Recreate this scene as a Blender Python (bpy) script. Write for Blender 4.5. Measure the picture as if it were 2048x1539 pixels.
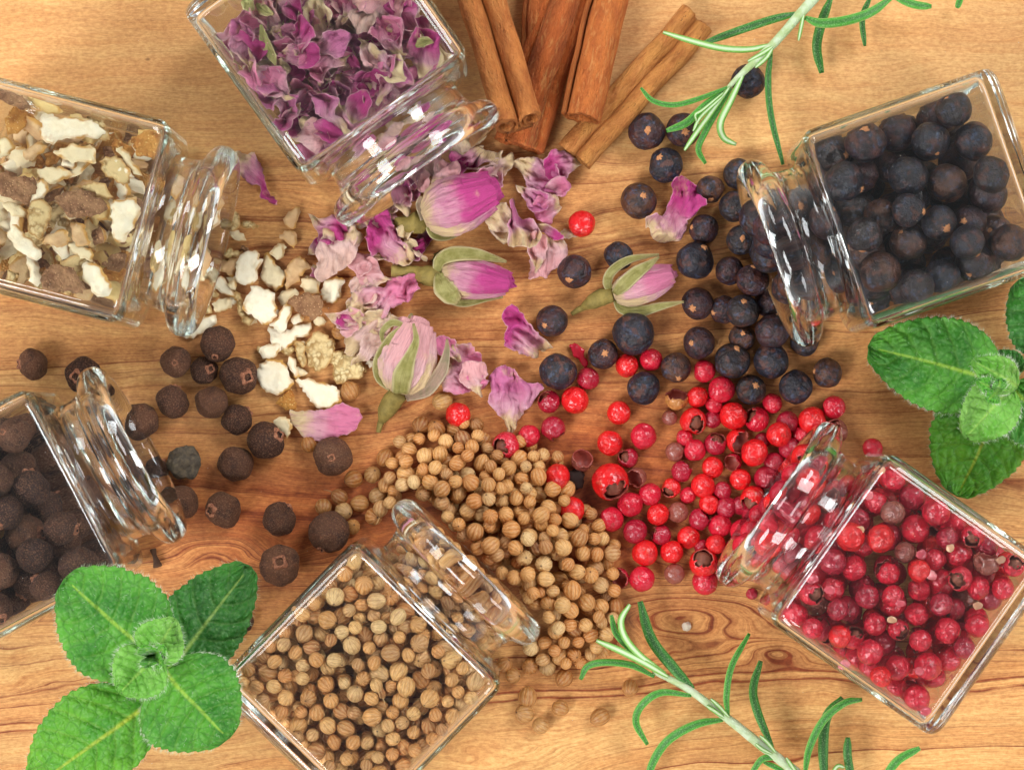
import bpy, bmesh, math, random
import numpy as np
from mathutils import Vector, Matrix, Quaternion, noise
from mathutils.geometry import delaunay_2d_cdt

for o in list(bpy.data.objects):
    bpy.data.objects.remove(o)
SC = bpy.context.scene
COL = SC.collection
U = 1e-4                      # one photograph pixel on the table = 0.1 mm
H = 0.57                      # camera height
NX, NY = 1015.0, 850.0        # the point of the table straight under the camera

# ------------------------------------------------------------------ camera
cam = bpy.data.cameras.new('camera')
cam_o = bpy.data.objects.new('camera', cam)
COL.objects.link(cam_o)
cam_o.location = ((NX - 1024) * U, (769.5 - NY) * U, H)
cam.sensor_width = 36
cam.lens = 36 * H / 0.2048
cam.shift_x = (1024 - NX) / 2048
cam.shift_y = (NY - 769.5) / 2048
cam.clip_start = 0.01
cam.clip_end = 50
SC.camera = cam_o

# ------------------------------------------------------------------ light
W = bpy.data.worlds.new('World')
SC.world = W
W.use_nodes = True
wn = W.node_tree.nodes
wl = W.node_tree.links
bg = wn['Background']
tc = wn.new('ShaderNodeTexCoord')
sp = wn.new('ShaderNodeSeparateXYZ')
rp = wn.new('ShaderNodeValToRGB')
wl.new(tc.outputs['Generated'], sp.inputs[0])
wl.new(sp.outputs['Z'], rp.inputs[0])
wl.new(rp.outputs[0], bg.inputs[0])
rp.color_ramp.elements[0].position = 0.0
rp.color_ramp.elements[0].color = (2.3, 2.33, 2.38, 1)
rp.color_ramp.elements[1].position = 1.0
rp.color_ramp.elements[1].color = (0.28, 0.285, 0.295, 1)
e = rp.color_ramp.elements.new(0.40)
e.color = (1.0, 1.01, 1.03, 1)
e = rp.color_ramp.elements.new(0.75)
e.color = (0.45, 0.455, 0.47, 1)
bg.inputs[1].default_value = 0.60


def lamp(name, loc, target, sx, sy, watts, col):
    l = bpy.data.lights.new(name, 'AREA')
    l.shape = 'RECTANGLE'
    l.size, l.size_y, l.energy, l.color = sx, sy, watts, col
    o = bpy.data.objects.new(name, l)
    COL.objects.link(o)
    o.location = loc
    o.rotation_euler = (Vector(target) - Vector(loc)).to_track_quat('-Z', 'Y').to_euler()
    return o


lamp('window_light', (-0.72, -0.58, 0.98), (0, 0, 0), 0.54, 0.44, 15.6, (0.98, 0.99, 1.0))
lamp('soft_light', (0.66, 0.72, 1.00), (0, 0, 0), 0.56, 0.44, 12.6, (0.95, 0.975, 1.0))
lamp('side_light', (0.88, -0.50, 0.76), (0, 0, 0), 0.34, 0.42, 5.2, (0.95, 0.975, 1.0))
lamp('rim_light', (-0.80, 0.62, 0.78), (0, 0, 0), 0.34, 0.42, 5.2, (0.97, 0.985, 1.0))

SC.view_settings.view_transform = 'Standard'
SC.view_settings.look = 'None'
SC.view_settings.exposure = -0.10
SC.view_settings.gamma = 1.0
SC.view_settings.use_curve_mapping = False
SC.render.engine = 'CYCLES'
cy = SC.cycles
cy.use_denoising = True
cy.denoiser = 'OPENIMAGEDENOISE'
cy.denoising_input_passes = 'RGB_ALBEDO_NORMAL'
cy.use_adaptive_sampling = False
cy.max_bounces = 48
cy.transmission_bounces = 32
cy.glossy_bounces = 32
cy.diffuse_bounces = 4
cy.transparent_max_bounces = 8
cy.caustics_refractive = True
cy.caustics_reflective = True
cy.sample_clamp_indirect = 40.0
cy.blur_glossy = 0.25

# ------------------------------------------------------------------ helpers
def P(px, py, z=0.0):
    """The point at height z that the camera sees at photograph pixel (px, py)."""
    k = (H - z) / H
    return Vector(((NX + (px - NX) * k - 1024) * U, (769.5 - (NY + (py - NY) * k)) * U, z))


def to_px(v):
    k = H / (H - v[2])
    return (NX + (v[0] / U + 1024 - NX) * k, NY + ((769.5 - v[1] / U) - NY) * k)


def srgb(r, g, b):
    f = lambda c: (c / 255 / 12.92) if c <= 10 else ((c / 255 + 0.055) / 1.055) ** 2.4
    return (f(r), f(g), f(b), 1.0)


def mesh_obj(name, verts, faces, mats, parent=None, smooth=True, uv=None, attrs=None, fmat=None):
    me = bpy.data.meshes.new(name)
    me.from_pydata([tuple(v) for v in verts], [], [tuple(f) for f in faces])
    for m in (mats if isinstance(mats, (list, tuple)) else [mats]):
        me.materials.append(m)
    if fmat is not None:
        me.polygons.foreach_set('material_index', np.asarray(fmat, dtype=np.int32))
    if smooth:
        me.polygons.foreach_set('use_smooth', np.ones(len(me.polygons), dtype=bool))
    if uv is not None:
        lay = me.uv_layers.new(name='UVMap')
        li = np.zeros(len(me.loops), dtype=np.int32)
        me.loops.foreach_get('vertex_index', li)
        lay.data.foreach_set('uv', np.asarray(uv, dtype=np.float32)[li].ravel())
    if attrs:
        for k, a in attrs.items():
            at = me.attributes.new(k, 'FLOAT', 'POINT')
            at.data.foreach_set('value', np.asarray(a, dtype=np.float32))
    me.update()
    o = bpy.data.objects.new(name, me)
    COL.objects.link(o)
    if parent is not None:
        o.parent = parent
    return o


def empty(name, loc=(0, 0, 0)):
    o = bpy.data.objects.new(name, None)
    o.empty_display_size = 0.002
    o.location = loc
    COL.objects.link(o)
    return o


def tag(o, label, cat, group=None):
    o['label'] = label
    o['category'] = cat
    if group:
        o['group'] = group
    return o


def copy_tree(o, name=None):
    c = o.copy()
    COL.objects.link(c)
    for ch in o.children:
        d = ch.copy()
        COL.objects.link(d)
        d.parent = c
        d.matrix_parent_inverse = ch.matrix_parent_inverse
        for g in ch.children:
            k = g.copy()
            COL.objects.link(k)
            k.parent = d
    return c


def smoothcurve(pts, n):
    """Catmull-Rom through pts (any dimension), n samples."""
    p = np.asarray(pts, dtype=float)
    p = np.vstack([2 * p[0] - p[1], p, 2 * p[-1] - p[-2]])
    m = len(p) - 3
    out = []
    for i in range(n):
        t = i / (n - 1) * m
        k = min(int(t), m - 1)
        f = t - k
        a, b, c, d = p[k], p[k + 1], p[k + 2], p[k + 3]
        out.append(0.5 * (2 * b + (c - a) * f + (2 * a - 5 * b + 4 * c - d) * f * f + (3 * b - a - 3 * c + d) * f ** 3))
    return np.array(out)


def nz(x, y, z=0.0):
    return noise.noise(Vector((x, y, z)))


# ------------------------------------------------------------------ node helper
class NT:
    def __init__(s, name):
        s.m = bpy.data.materials.new(name)
        s.m.use_nodes = True
        s.t = s.m.node_tree
        s.b = s.t.nodes['Principled BSDF']
        s.out = s.t.nodes['Material Output']

    def put(s, sock, v):
        if isinstance(v, bpy.types.NodeSocket):
            s.t.links.new(v, sock)
        elif hasattr(sock, 'default_value'):
            try:
                sock.default_value = v
            except Exception:
                sock.default_value = tuple(v)[:3]

    def n(s, typ, props=None, **ins):
        nd = s.t.nodes.new('ShaderNode' + typ)
        for k, v in (props or {}).items():
            setattr(nd, k, v)
        for k, v in ins.items():
            s.put(nd.inputs[k], v)
        return nd

    def math(s, op, a, b=0.0, c=0.0, clamp=False):
        nd = s.t.nodes.new('ShaderNodeMath')
        nd.operation = op
        nd.use_clamp = clamp
        for i, v in enumerate((a, b, c)):
            s.put(nd.inputs[i], v)
        return nd.outputs[0]

    def add(s, a, b): return s.math('ADD', a, b)
    def sub(s, a, b): return s.math('SUBTRACT', a, b)
    def mul(s, a, b): return s.math('MULTIPLY', a, b)

    def mix(s, f, a, b, mode='MIX'):
        nd = s.t.nodes.new('ShaderNodeMix')
        nd.data_type = 'RGBA'
        nd.blend_type = mode
        s.put(nd.inputs['Factor'], f)
        s.put(nd.inputs['A'], a) if False else s.put(nd.inputs[6], a)
        s.put(nd.inputs[7], b)
        return nd.outputs[2]

    def ramp(s, f, stops, interp='LINEAR'):
        nd = s.t.nodes.new('ShaderNodeValToRGB')
        cr = nd.color_ramp
        cr.interpolation = interp
        while len(cr.elements) < len(stops):
            cr.elements.new(0.5)
        for el, (p, c) in zip(cr.elements, stops):
            el.position = p
            el.color = c if len(c) == 4 else (*c, 1)
        s.put(nd.inputs[0], f)
        return nd.outputs[0]

    def step(s, f, lo, hi):
        nd = s.t.nodes.new('ShaderNodeMapRange')
        nd.interpolation_type = 'SMOOTHSTEP'
        s.put(nd.inputs[0], f)
        s.put(nd.inputs[1], lo)
        s.put(nd.inputs[2], hi)
        return nd.outputs[0]

    def noise(s, vec, scale, detail=2.0, rough=0.5, dim='3D', w=None, dist=0.0):
        nd = s.t.nodes.new('ShaderNodeTexNoise')
        nd.noise_dimensions = dim
        if vec is not None:
            s.put(nd.inputs['Vector'], vec)
        if w is not None:
            s.put(nd.inputs['W'], w)
        s.put(nd.inputs['Scale'], scale)
        s.put(nd.inputs['Detail'], detail)
        s.put(nd.inputs['Roughness'], rough)
        s.put(nd.inputs['Distortion'], dist)
        return nd.outputs[0]

    def voro(s, vec, scale, feature='F1', out='Distance'):
        nd = s.t.nodes.new('ShaderNodeTexVoronoi')
        nd.feature = feature
        s.put(nd.inputs['Vector'], vec)
        s.put(nd.inputs['Scale'], scale)
        return nd.outputs[out]

    def bump(s, h, strength, dist, normal=None):
        nd = s.t.nodes.new('ShaderNodeBump')
        s.put(nd.inputs['Height'], h)
        nd.inputs['Strength'].default_value = strength
        nd.inputs['Distance'].default_value = dist
        if normal is not None:
            s.put(nd.inputs['Normal'], normal)
        return nd.outputs[0]

    def coord(s, which='Object'):
        return s.t.nodes.new('ShaderNodeTexCoord').outputs[which]

    def xyz(s, v):
        nd = s.t.nodes.new('ShaderNodeSeparateXYZ')
        s.put(nd.inputs[0], v)
        return nd.outputs

    def vec(s, x, y, z=0.0):
        nd = s.t.nodes.new('ShaderNodeCombineXYZ')
        for i, v in enumerate((x, y, z)):
            s.put(nd.inputs[i], v)
        return nd.outputs[0]

    def info(s, out):
        return s.t.nodes.new('ShaderNodeObjectInfo').outputs[out]

    def attr(s, name):
        nd = s.t.nodes.new('ShaderNodeAttribute')
        nd.attribute_name = name
        return nd.outputs['Fac']

    def set(s, **kw):
        for k, v in kw.items():
            s.put(s.b.inputs[k.replace('_', ' ')], v)
        return s.m

    def translucent(s, col, fac, normal=None):
        tr = s.n('BsdfTranslucent', Color=col)
        mx = s.t.nodes.new('ShaderNodeMixShader')
        mx.inputs[0].default_value = fac
        s.t.links.new(s.b.outputs[0], mx.inputs[1])
        s.t.links.new(tr.outputs[0], mx.inputs[2])
        s.t.links.new(mx.outputs[0], s.out.inputs[0])
# ------------------------------------------------------------------ materials
def mat_wood():
    k = NT('olive_wood')
    o = k.xyz(k.coord('Object'))
    x = k.add(k.mul(o[0], 1e4), 1024)
    y = k.sub(769.5, k.mul(o[1], 1e4))           # photograph-sized units: 0.1 mm
    # slow waviness of the grain
    w1 = k.noise(k.vec(k.mul(x, 0.0011), k.mul(y, 0.0030)), 1.0, 2.0, 0.5)
    w2 = k.noise(k.vec(k.mul(x, 0.006), k.mul(y, 0.016)), 1.0, 2.0, 0.5)
    v = k.add(y, k.add(k.mul(k.sub(w1, 0.5), 210), k.mul(k.sub(w2, 0.5), 26)))
    # the slight tilt of the grain and the knots it flows around
    v = k.add(v, k.mul(x, 0.045))
    for (kx, ky, ax, ay, amp) in ((1235, 1040, 190, 105, 120), (1185, 985, 60, 45, 60), (1500, 1185, 120, 60, 50),
                                  (455, 1085, 110, 50, 42), (1340, 1225, 170, 62, 95), (1560, 1300, 70, 26, 40), (560, 1100, 60, 34, -26),
                                  (1010, 860, 200, 60, 35), (1010, 1560, 240, 120, -60)):
        dx = k.math('DIVIDE', k.sub(x, kx), ax)
        dy = k.math('DIVIDE', k.sub(y, ky), ay)
        g = k.math('EXPONENT', k.mul(k.add(k.mul(dx, dx), k.mul(dy, dy)), -1.0))
        v = k.add(v, k.mul(g, amp))
    # growth rings: each ends in a thin dark late-wood line with a soft shade on one side
    def rings(freq, seed, hard):
        ph = k.add(k.mul(v, freq), k.mul(k.noise(None, 1.0, 2.0, 0.5, dim='1D', w=k.add(k.mul(v, freq * 0.55), seed)), 3.2))
        f = k.math('FRACT', ph)
        soft = k.mul(k.math('POWER', f, 3.0), 0.55)
        line = k.mul(k.step(f, 0.86, 0.95), k.step(f, 1.0, 0.955))
        keep = k.noise(None, 1.0, 1.0, 0.5, dim='1D', w=k.add(k.mul(v, freq * 1.3), seed + 9.0))
        return k.mul(k.math('MAXIMUM', soft, line), k.step(keep, 0.30, 0.52)) if hard else k.mul(k.math('MAXIMUM', soft, line), k.step(keep, 0.38, 0.55))
    band = k.noise(None, 1.0, 3.0, 0.55, dim='1D', w=k.mul(v, 0.011))
    brk = k.noise(k.vec(k.mul(x, 0.0032), k.mul(v, 0.022)), 1.0, 3.0, 0.6)
    brk2 = k.noise(k.vec(k.mul(x, 0.0055), k.mul(v, 0.035), 7.0), 1.0, 3.0, 0.6)
    calm = k.step(y, 110, 460)                    # the sapwood along the far edge is plain
    low = k.step(y, 900, 1250)
    l1 = k.mul(rings(0.0135, 3.0, True), k.step(brk, 0.26, 0.50))
    l2 = k.mul(rings(0.034, 40.0, False), k.mul(k.step(brk2, 0.32, 0.56), 0.85))
    def blob(kx, ky, ax, ay):
        dx = k.math('DIVIDE', k.sub(x, kx), ax)
        dy = k.math('DIVIDE', k.sub(y, ky), ay)
        return k.math('EXPONENT', k.mul(k.add(k.mul(dx, dx), k.mul(dy, dy)), -1.0))
    fig = k.math('ADD', blob(1400, 1240, 330, 150), k.mul(blob(520, 1110, 300, 100), 0.8), clamp=True)
    l3 = k.mul(rings(0.050, 17.0, True), fig)
    lm = k.mul(k.math('MAXIMUM', k.math('MAXIMUM', l1, l2), l3), k.add(k.mul(calm, 0.74), k.add(k.mul(low, 0.22), k.add(k.mul(fig, 0.25), 0.10))))
    fib = k.noise(k.vec(k.mul(x, 0.016), k.mul(v, 0.42)), 1.0, 4.0, 0.65)
    grit = k.noise(k.vec(k.mul(x, 0.09), k.mul(y, 0.16)), 1.0, 4.0, 0.7)
    streak = k.noise(k.vec(k.mul(x, 0.0045), k.mul(v, 0.075)), 1.0, 3.0, 0.6)
    mott = k.noise(k.vec(k.mul(x, 0.0075), k.mul(y, 0.011)), 1.0, 4.0, 0.6)
    light = k.mix(k.step(band, 0.30, 0.68), srgb(218, 176, 122), srgb(204, 154, 102))
    light = k.mix(k.mul(k.step(streak, 0.45, 0.75), 0.50), light, srgb(190, 128, 74))
    light = k.mix(k.mul(k.step(mott, 0.42, 0.68), 0.35), light, srgb(226, 172, 118))
    heart = k.mix(k.step(band, 0.30, 0.70), srgb(194, 120, 70), srgb(160, 88, 50))

    def blob(kx, ky, ax, ay):
        dx = k.math('DIVIDE', k.sub(x, kx), ax)
        dy = k.math('DIVIDE', k.sub(y, ky), ay)
        return k.math('EXPONENT', k.mul(k.add(k.mul(dx, dx), k.mul(dy, dy)), -1.0))
    hw = k.add(k.mul(blob(620, 1040, 520, 170), 1.0), k.add(k.mul(blob(1160, 990, 300, 190), 1.0),
               k.add(k.mul(blob(900, 560, 700, 260), 0.26), k.mul(blob(1500, 820, 420, 300), 0.30))))
    hw = k.math('MULTIPLY', hw, k.add(k.mul(streak, 0.7), 0.65), clamp=True)
    col = k.mix(hw, light, heart)
    col = k.mix(k.mul(blob(1175, 985, 46, 56), 0.8), col, srgb(92, 44, 24))
    col = k.mix(k.mul(blob(1250, 1235, 30, 34), 0.85), col, srgb(64, 40, 26))
    col = k.mix(k.math('MULTIPLY', lm, 1.05, clamp=True), col, srgb(128, 66, 36))
    col = k.mix(k.add(k.mul(calm, 0.30), 0.32), col, k.mix(k.step(fib, 0.25, 0.75), srgb(112, 84, 62), srgb(255, 232, 200)), 'SOFT_LIGHT')
    col = k.mix(0.48, col, k.mix(k.step(grit, 0.25, 0.75), srgb(90, 70, 56), srgb(255, 236, 214)), 'SOFT_LIGHT')
    pores = k.noise(k.vec(k.mul(x, 0.05), k.mul(v, 0.9)), 1.0, 2.0, 0.5)
    col = k.mix(k.mul(k.step(pores, 0.60, 0.74), 0.45), col, srgb(150, 88, 50))
    specks = k.voro(k.vec(k.mul(x, 0.0065), k.mul(y, 0.0095)), 1.0)
    col = k.mix(k.mul(k.step(specks, 0.045, 0.015), 0.55), col, srgb(96, 48, 26))
    hb = k.add(k.mul(fib, 0.5), k.add(k.mul(lm, -0.5), k.mul(grit, 0.3)))
    return k.set(Base_Color=col, Roughness=k.add(0.42, k.mul(fib, 0.2)), Specular_IOR_Level=0.35,
                 Normal=k.bump(hb, 0.25, 0.0002))


def mat_glass(name, rough, streak):
    k = NT(name)
    c = k.coord('Object')
    b1 = k.noise(c, 55, 1.0)
    if streak:
        o = k.xyz(c)
        b1 = k.add(b1, k.mul(k.noise(k.vec(k.mul(o[0], 1500), k.mul(o[1], 130), k.mul(o[2], 130)), 1.0, 2.0), 0.13))
    nrm = k.bump(b1, 0.06, 0.0022)
    g = k.n('BsdfGlass', Color=(0.985, 0.995, 0.99, 1), Roughness=rough, IOR=1.48, Normal=nrm)
    k.t.links.new(g.outputs[0], k.out.inputs[0])
    return k.m


def mat_allspice():
    k = NT('allspice_skin')
    c = k.coord('Object')
    r = k.info('Random')
    sh = k.n('VectorMath', {'operation': 'ADD'}, )
    k.put(sh.inputs[0], c)
    k.put(sh.inputs[1], k.vec(k.mul(r, 37), k.mul(r, 91), 0))
    c2 = sh.outputs[0]
    tone = k.mix(r, srgb(58, 34, 28), srgb(118, 78, 56))
    big = k.noise(c2, 1.6, 3.0)
    col = k.mix(k.mul(k.step(big, 0.46, 0.74), 0.8), tone, srgb(62, 42, 38))
    col = k.mix(k.mul(k.step(k.noise(c2, 2.4, 3.0), 0.52, 0.75), 0.5), col, srgb(122, 74, 48))
    v = k.voro(c2, 13.0)
    grain = k.noise(c2, 15, 3.0, 0.7)
    fl = k.step(k.noise(c2, 11, 4.0, 0.78), 0.50, 0.62)
    col = k.mix(k.mul(fl, 0.50), col, srgb(190, 140, 104))
    h = k.add(k.mul(v, 0.5), k.add(k.mul(grain, 0.8), k.mul(fl, 0.25)))
    return k.set(Base_Color=col, Roughness=0.72, Specular_IOR_Level=0.3, Normal=k.bump(h, 1.0, 0.0004))


def mat_juniper():
    k = NT('juniper_skin')
    c = k.coord('Object')
    r = k.info('Random')
    tint = k.info('Color')
    sh = k.n('VectorMath', {'operation': 'ADD'})
    k.put(sh.inputs[0], c)
    k.put(sh.inputs[1], k.vec(k.mul(r, 53), k.mul(r, 17), 0))
    c2 = sh.outputs[0]
    n1 = k.noise(c2, 1.5, 4.0, 0.6)
    n2 = k.noise(c2, 3.2, 4.0, 0.65)
    n3 = k.noise(c2, 24, 3.0, 0.7)
    col = k.mix(k.step(n1, 0.42, 0.62), tint, srgb(28, 25, 30))
    col = k.mix(k.mul(k.step(n2, 0.52, 0.70), 0.80), col, srgb(66, 80, 106))      # waxy bloom
    col = k.mix(k.mul(k.step(n3, 0.56, 0.70), 0.60), col, srgb(136, 92, 66))     # fine brown speckle
    col = k.mix(k.mul(k.step(k.noise(c2, 2.1, 4.0), 0.52, 0.66), 0.6), col, srgb(104, 60, 44))
    h = k.add(k.mul(n3, 0.25), k.add(k.mul(k.noise(c2, 5.5, 3.0), 0.6), k.mul(k.math('ABSOLUTE', k.sub(k.noise(c2, 2.6, 2.0), 0.5)), 2.0)))
    return k.set(Base_Color=col, Roughness=k.add(0.30, k.mul(n2, 0.24)), Specular_IOR_Level=0.42,
                 Normal=k.bump(h, 0.65, 0.0005))


def mat_scar():
    k = NT('dry_scar')
    c = k.coord('Object')
    n = k.noise(c, 14, 3.0)
    return k.set(Base_Color=k.mix(n, srgb(150, 82, 46), srgb(226, 162, 106)), Roughness=0.8)


def mat_pepper():
    k = NT('red_pepper_skin')
    c = k.coord('Object')
    r = k.info('Random')
    tint = k.info('Color')
    sh = k.n('VectorMath', {'operation': 'ADD'})
    k.put(sh.inputs[0], c)
    k.put(sh.inputs[1], k.vec(k.mul(r, 31), k.mul(r, 77), 0))
    c2 = sh.outputs[0]
    n = k.noise(c2, 1.3, 3.0)
    col = k.mix(k.mul(k.step(n, 0.45, 0.75), 0.45), tint, srgb(128, 14, 30))
    col = k.mix(k.mul(k.step(k.noise(c2, 1.9, 2.0), 0.64, 0.74), 0.30), col, srgb(196, 120, 96))
    col = k.mix(k.mul(k.step(k.noise(c2, 9, 2.0), 0.70, 0.76), 0.5), col, srgb(96, 24, 24))
    fold = k.math('MINIMUM', k.math('ABSOLUTE', k.sub(k.noise(c2, 1.7, 2.0, 0.4), 0.5)), 0.10)
    h = k.add(k.noise(c2, 1.9, 2.0, 0.4), k.add(k.mul(k.noise(c2, 6, 2.0), 0.25), k.mul(fold, 3.2)))
    return k.set(Base_Color=col, Roughness=0.20, Specular_IOR_Level=0.5, Coat_Weight=0.25, Coat_Roughness=0.12,
                 Normal=k.bump(h, 0.55, 0.0006))


def mat_pepper_in():
    k = NT('pepper_inside')
    c = k.coord('Object')
    n = k.noise(c, 3.0, 3.0)
    return k.set(Base_Color=k.mix(n, srgb(186, 92, 72), srgb(126, 34, 34)), Roughness=0.5)


def mat_kernel():
    k = NT('pepper_kernel')
    n = k.noise(k.coord('Object'), 4.0, 4.0)
    return k.set(Base_Color=k.mix(n, srgb(96, 44, 34), srgb(158, 92, 66)), Roughness=0.6)


def mat_coriander(name, island):
    k = NT(name)
    uv = k.xyz(k.coord('UV'))
    r = k.n('NewGeometry').outputs['Random Per Island'] if island else k.info('Random')
    nn = k.noise(k.vec(k.mul(uv[0], 9), k.mul(uv[1], 7), k.mul(r, 40)), 1.0, 3.0)
    wob = k.mul(k.math('SINE', k.mul(uv[1], 34)), 0.10)
    a = k.math('ABSOLUTE', k.math('SINE', k.mul(k.add(uv[0], k.mul(wob, 0.055)), math.pi * 11)))
    a2 = k.math('ABSOLUTE', k.math('SINE', k.mul(k.add(uv[0], k.mul(wob, -0.03)), math.pi * 22)))
    base = k.ramp(k.math('FRACT', k.mul(r, 7.31)), [(0.0, srgb(236, 200, 138)), (0.16, srgb(172, 110, 54)), (0.36, srgb(224, 164, 92)), (0.5, srgb(200, 128, 62)),
                      (0.66, srgb(216, 150, 80)), (0.84, srgb(234, 184, 114)), (1.0, srgb(146, 90, 50))])
    dark = k.mix(0.4, base, srgb(150, 82, 36))
    lite = k.mix(0.5, base, srgb(238, 204, 152))
    col = k.mix(k.step(nn, 0.35, 0.70), base, dark)
    col = k.mix(k.mul(k.math('POWER', a, 4.0), 0.65), col, lite)
    col = k.mix(k.mul(k.math('POWER', k.sub(1.0, a2), 5.0), 0.65), col, srgb(124, 66, 30))
    col = k.mix(k.step(uv[1], 0.94, 0.99), col, srgb(86, 50, 30))
    col = k.mix(1.0, col, k.info('Color'), 'MULTIPLY')
    return k.set(Base_Color=col, Roughness=0.45, Specular_IOR_Level=0.4,
                 Normal=k.bump(k.add(k.mul(a, 0.8), k.mul(a2, 0.3)), 0.6, 0.00009))


def mat_pith():
    k = NT('citrus_pith')
    c = k.coord('Object')
    tint = k.info('Color')
    n = k.noise(c, 300, 4.0, 0.6)
    m = k.noise(c, 900, 3.0, 0.6)
    ed = k.attr('edge')
    col = k.mix(k.step(n, 0.35, 0.75), tint, k.mix(0.5, tint, srgb(238, 214, 164)))
    col = k.mix(k.mul(k.step(k.add(ed, k.mul(k.sub(n, 0.5), 0.9)), 0.40, 0.78), k.step(k.noise(c, 260, 2.0), 0.40, 0.62)), col, srgb(206, 154, 80))
    col = k.mix(k.mul(k.step(k.noise(c, 210, 4.0, 0.7), 0.58, 0.74), 0.6), col, srgb(200, 150, 88))
    col = k.mix(k.mul(k.step(m, 0.62, 0.8), 0.25), col, srgb(196, 152, 92))
    return k.set(Base_Color=col, Roughness=0.8, Specular_IOR_Level=0.2,
                 Normal=k.bump(k.add(k.noise(c, 1500, 3.0), k.mul(n, 0.8)), 0.5, 0.0003))


def mat_pore():
    k = NT('porous_pith')
    c = k.coord('Object')
    tint = k.info('Color')
    n = k.noise(c, 300, 4.0, 0.6)
    w = k.n('VectorMath', {'operation': 'ADD'})
    k.put(w.inputs[0], c)
    k.put(w.inputs[1], k.vec(k.mul(n, 0.0012), k.mul(k.noise(c, 500, 2.0), 0.0012), 0))
    v = k.voro(w.outputs[0], 1050)
    ed = k.attr('edge')
    crust = k.step(k.noise(c, 240, 3.0, 0.6), 0.42, 0.58)
    col = k.mix(k.mul(k.step(v, 0.30, 0.62), 0.85), k.mix(0.45, tint, srgb(246, 232, 190)), k.mix(0.6, tint, srgb(128, 78, 30)))
    col = k.mix(crust, col, k.mix(0.4, tint, srgb(238, 220, 176)))
    col = k.mix(k.mul(k.step(ed, 0.45, 0.9), 0.6), col, srgb(190, 136, 66))
    return k.set(Base_Color=col, Roughness=0.8, Specular_IOR_Level=0.2,
                 Normal=k.bump(k.mul(k.sub(1.0, v), k.sub(1.0, k.mul(crust, 0.7))), 0.9, 0.0007))


def mat_rind(name, a, b, c3):
    k = NT(name)
    c = k.coord('Object')
    v = k.voro(c, 1700)
    n = k.noise(c, 400, 3.0)
    col = k.mix(k.step(n, 0.35, 0.7), a, b)
    col = k.mix(k.mul(k.step(v, 0.30, 0.10), 0.8), col, c3)
    return k.set(Base_Color=col, Roughness=0.75, Specular_IOR_Level=0.25,
                 Normal=k.bump(k.add(v, k.mul(n, 0.5)), 0.7, 0.0004))


def mat_petal(name='petal'):
    k = NT(name)
    uv = k.xyz(k.coord('UV'))
    c = k.coord('Object')
    tint = k.info('Color')
    n = k.noise(c, 260, 3.0, 0.6)
    g = k.add(uv[0], k.mul(k.sub(n, 0.5), 0.55))
    cream = k.mix(k.noise(c, 90, 2.0), srgb(240, 218, 176), srgb(224, 186, 128))
    pale = k.mix(0.55, tint, srgb(240, 206, 204))
    col = k.mix(k.step(g, 0.14, 0.36), cream, pale)
    col = k.mix(k.step(g, 0.32, 0.72), col, tint)
    ve = k.noise(k.vec(k.mul(uv[0], 3.0), k.mul(uv[1], 26.0)), 1.0, 4.0, 0.65)
    col = k.mix(k.mul(k.step(ve, 0.50, 0.68), 0.50), col, k.mix(0.55, tint, srgb(128, 28, 86)))
    ed = k.attr('edge')
    col = k.mix(k.mul(k.step(ed, 0.78, 1.0), 0.40), col, srgb(246, 214, 204))
    col = k.mix(k.mul(k.step(k.noise(c, 170, 4.0, 0.7), 0.56, 0.70), 0.45), col, srgb(232, 196, 150))
    nrm = k.bump(k.add(k.mul(ve, 0.8), k.noise(c, 800, 4.0, 0.7)), 0.8, 0.0005)
    k.set(Base_Color=col, Roughness=0.6, Specular_IOR_Level=0.3, Sheen_Weight=0.12, Normal=nrm)
    k.translucent(col, 0.22)
    return k.m


def mat_cinnamon():
    k = NT('cinnamon_bark')
    uv = k.xyz(k.coord('UV'))
    r = k.info('Random')
    q = k.vec(k.mul(uv[0], 7), k.mul(uv[1], 30), k.mul(r, 50))
    fib = k.noise(q, 1.0, 4.0, 0.65, dist=0.6)
    blot = k.noise(k.vec(k.mul(uv[0], 5), k.mul(uv[1], 12), k.mul(r, 90)), 1.0, 4.0, 0.6)
    q2 = k.noise(k.vec(k.mul(uv[0], 15), k.mul(uv[1], 44), r), 1.0, 4.0, 0.7)
    tint = k.info('Color')
    col = k.mix(k.step(blot, 0.34, 0.70), tint, k.mix(0.55, tint, srgb(160, 72, 30)))
    col = k.mix(k.mul(k.step(fib, 0.50, 0.72), 0.75), col, srgb(222, 152, 86))
    col = k.mix(k.mul(k.step(q2, 0.60, 0.74), 0.75), col, srgb(104, 44, 20))
    return k.set(Base_Color=col, Roughness=0.62, Specular_IOR_Level=0.3,
                 Normal=k.bump(k.add(fib, k.mul(q2, 1.2)), 1.0, 0.0009))


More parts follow.
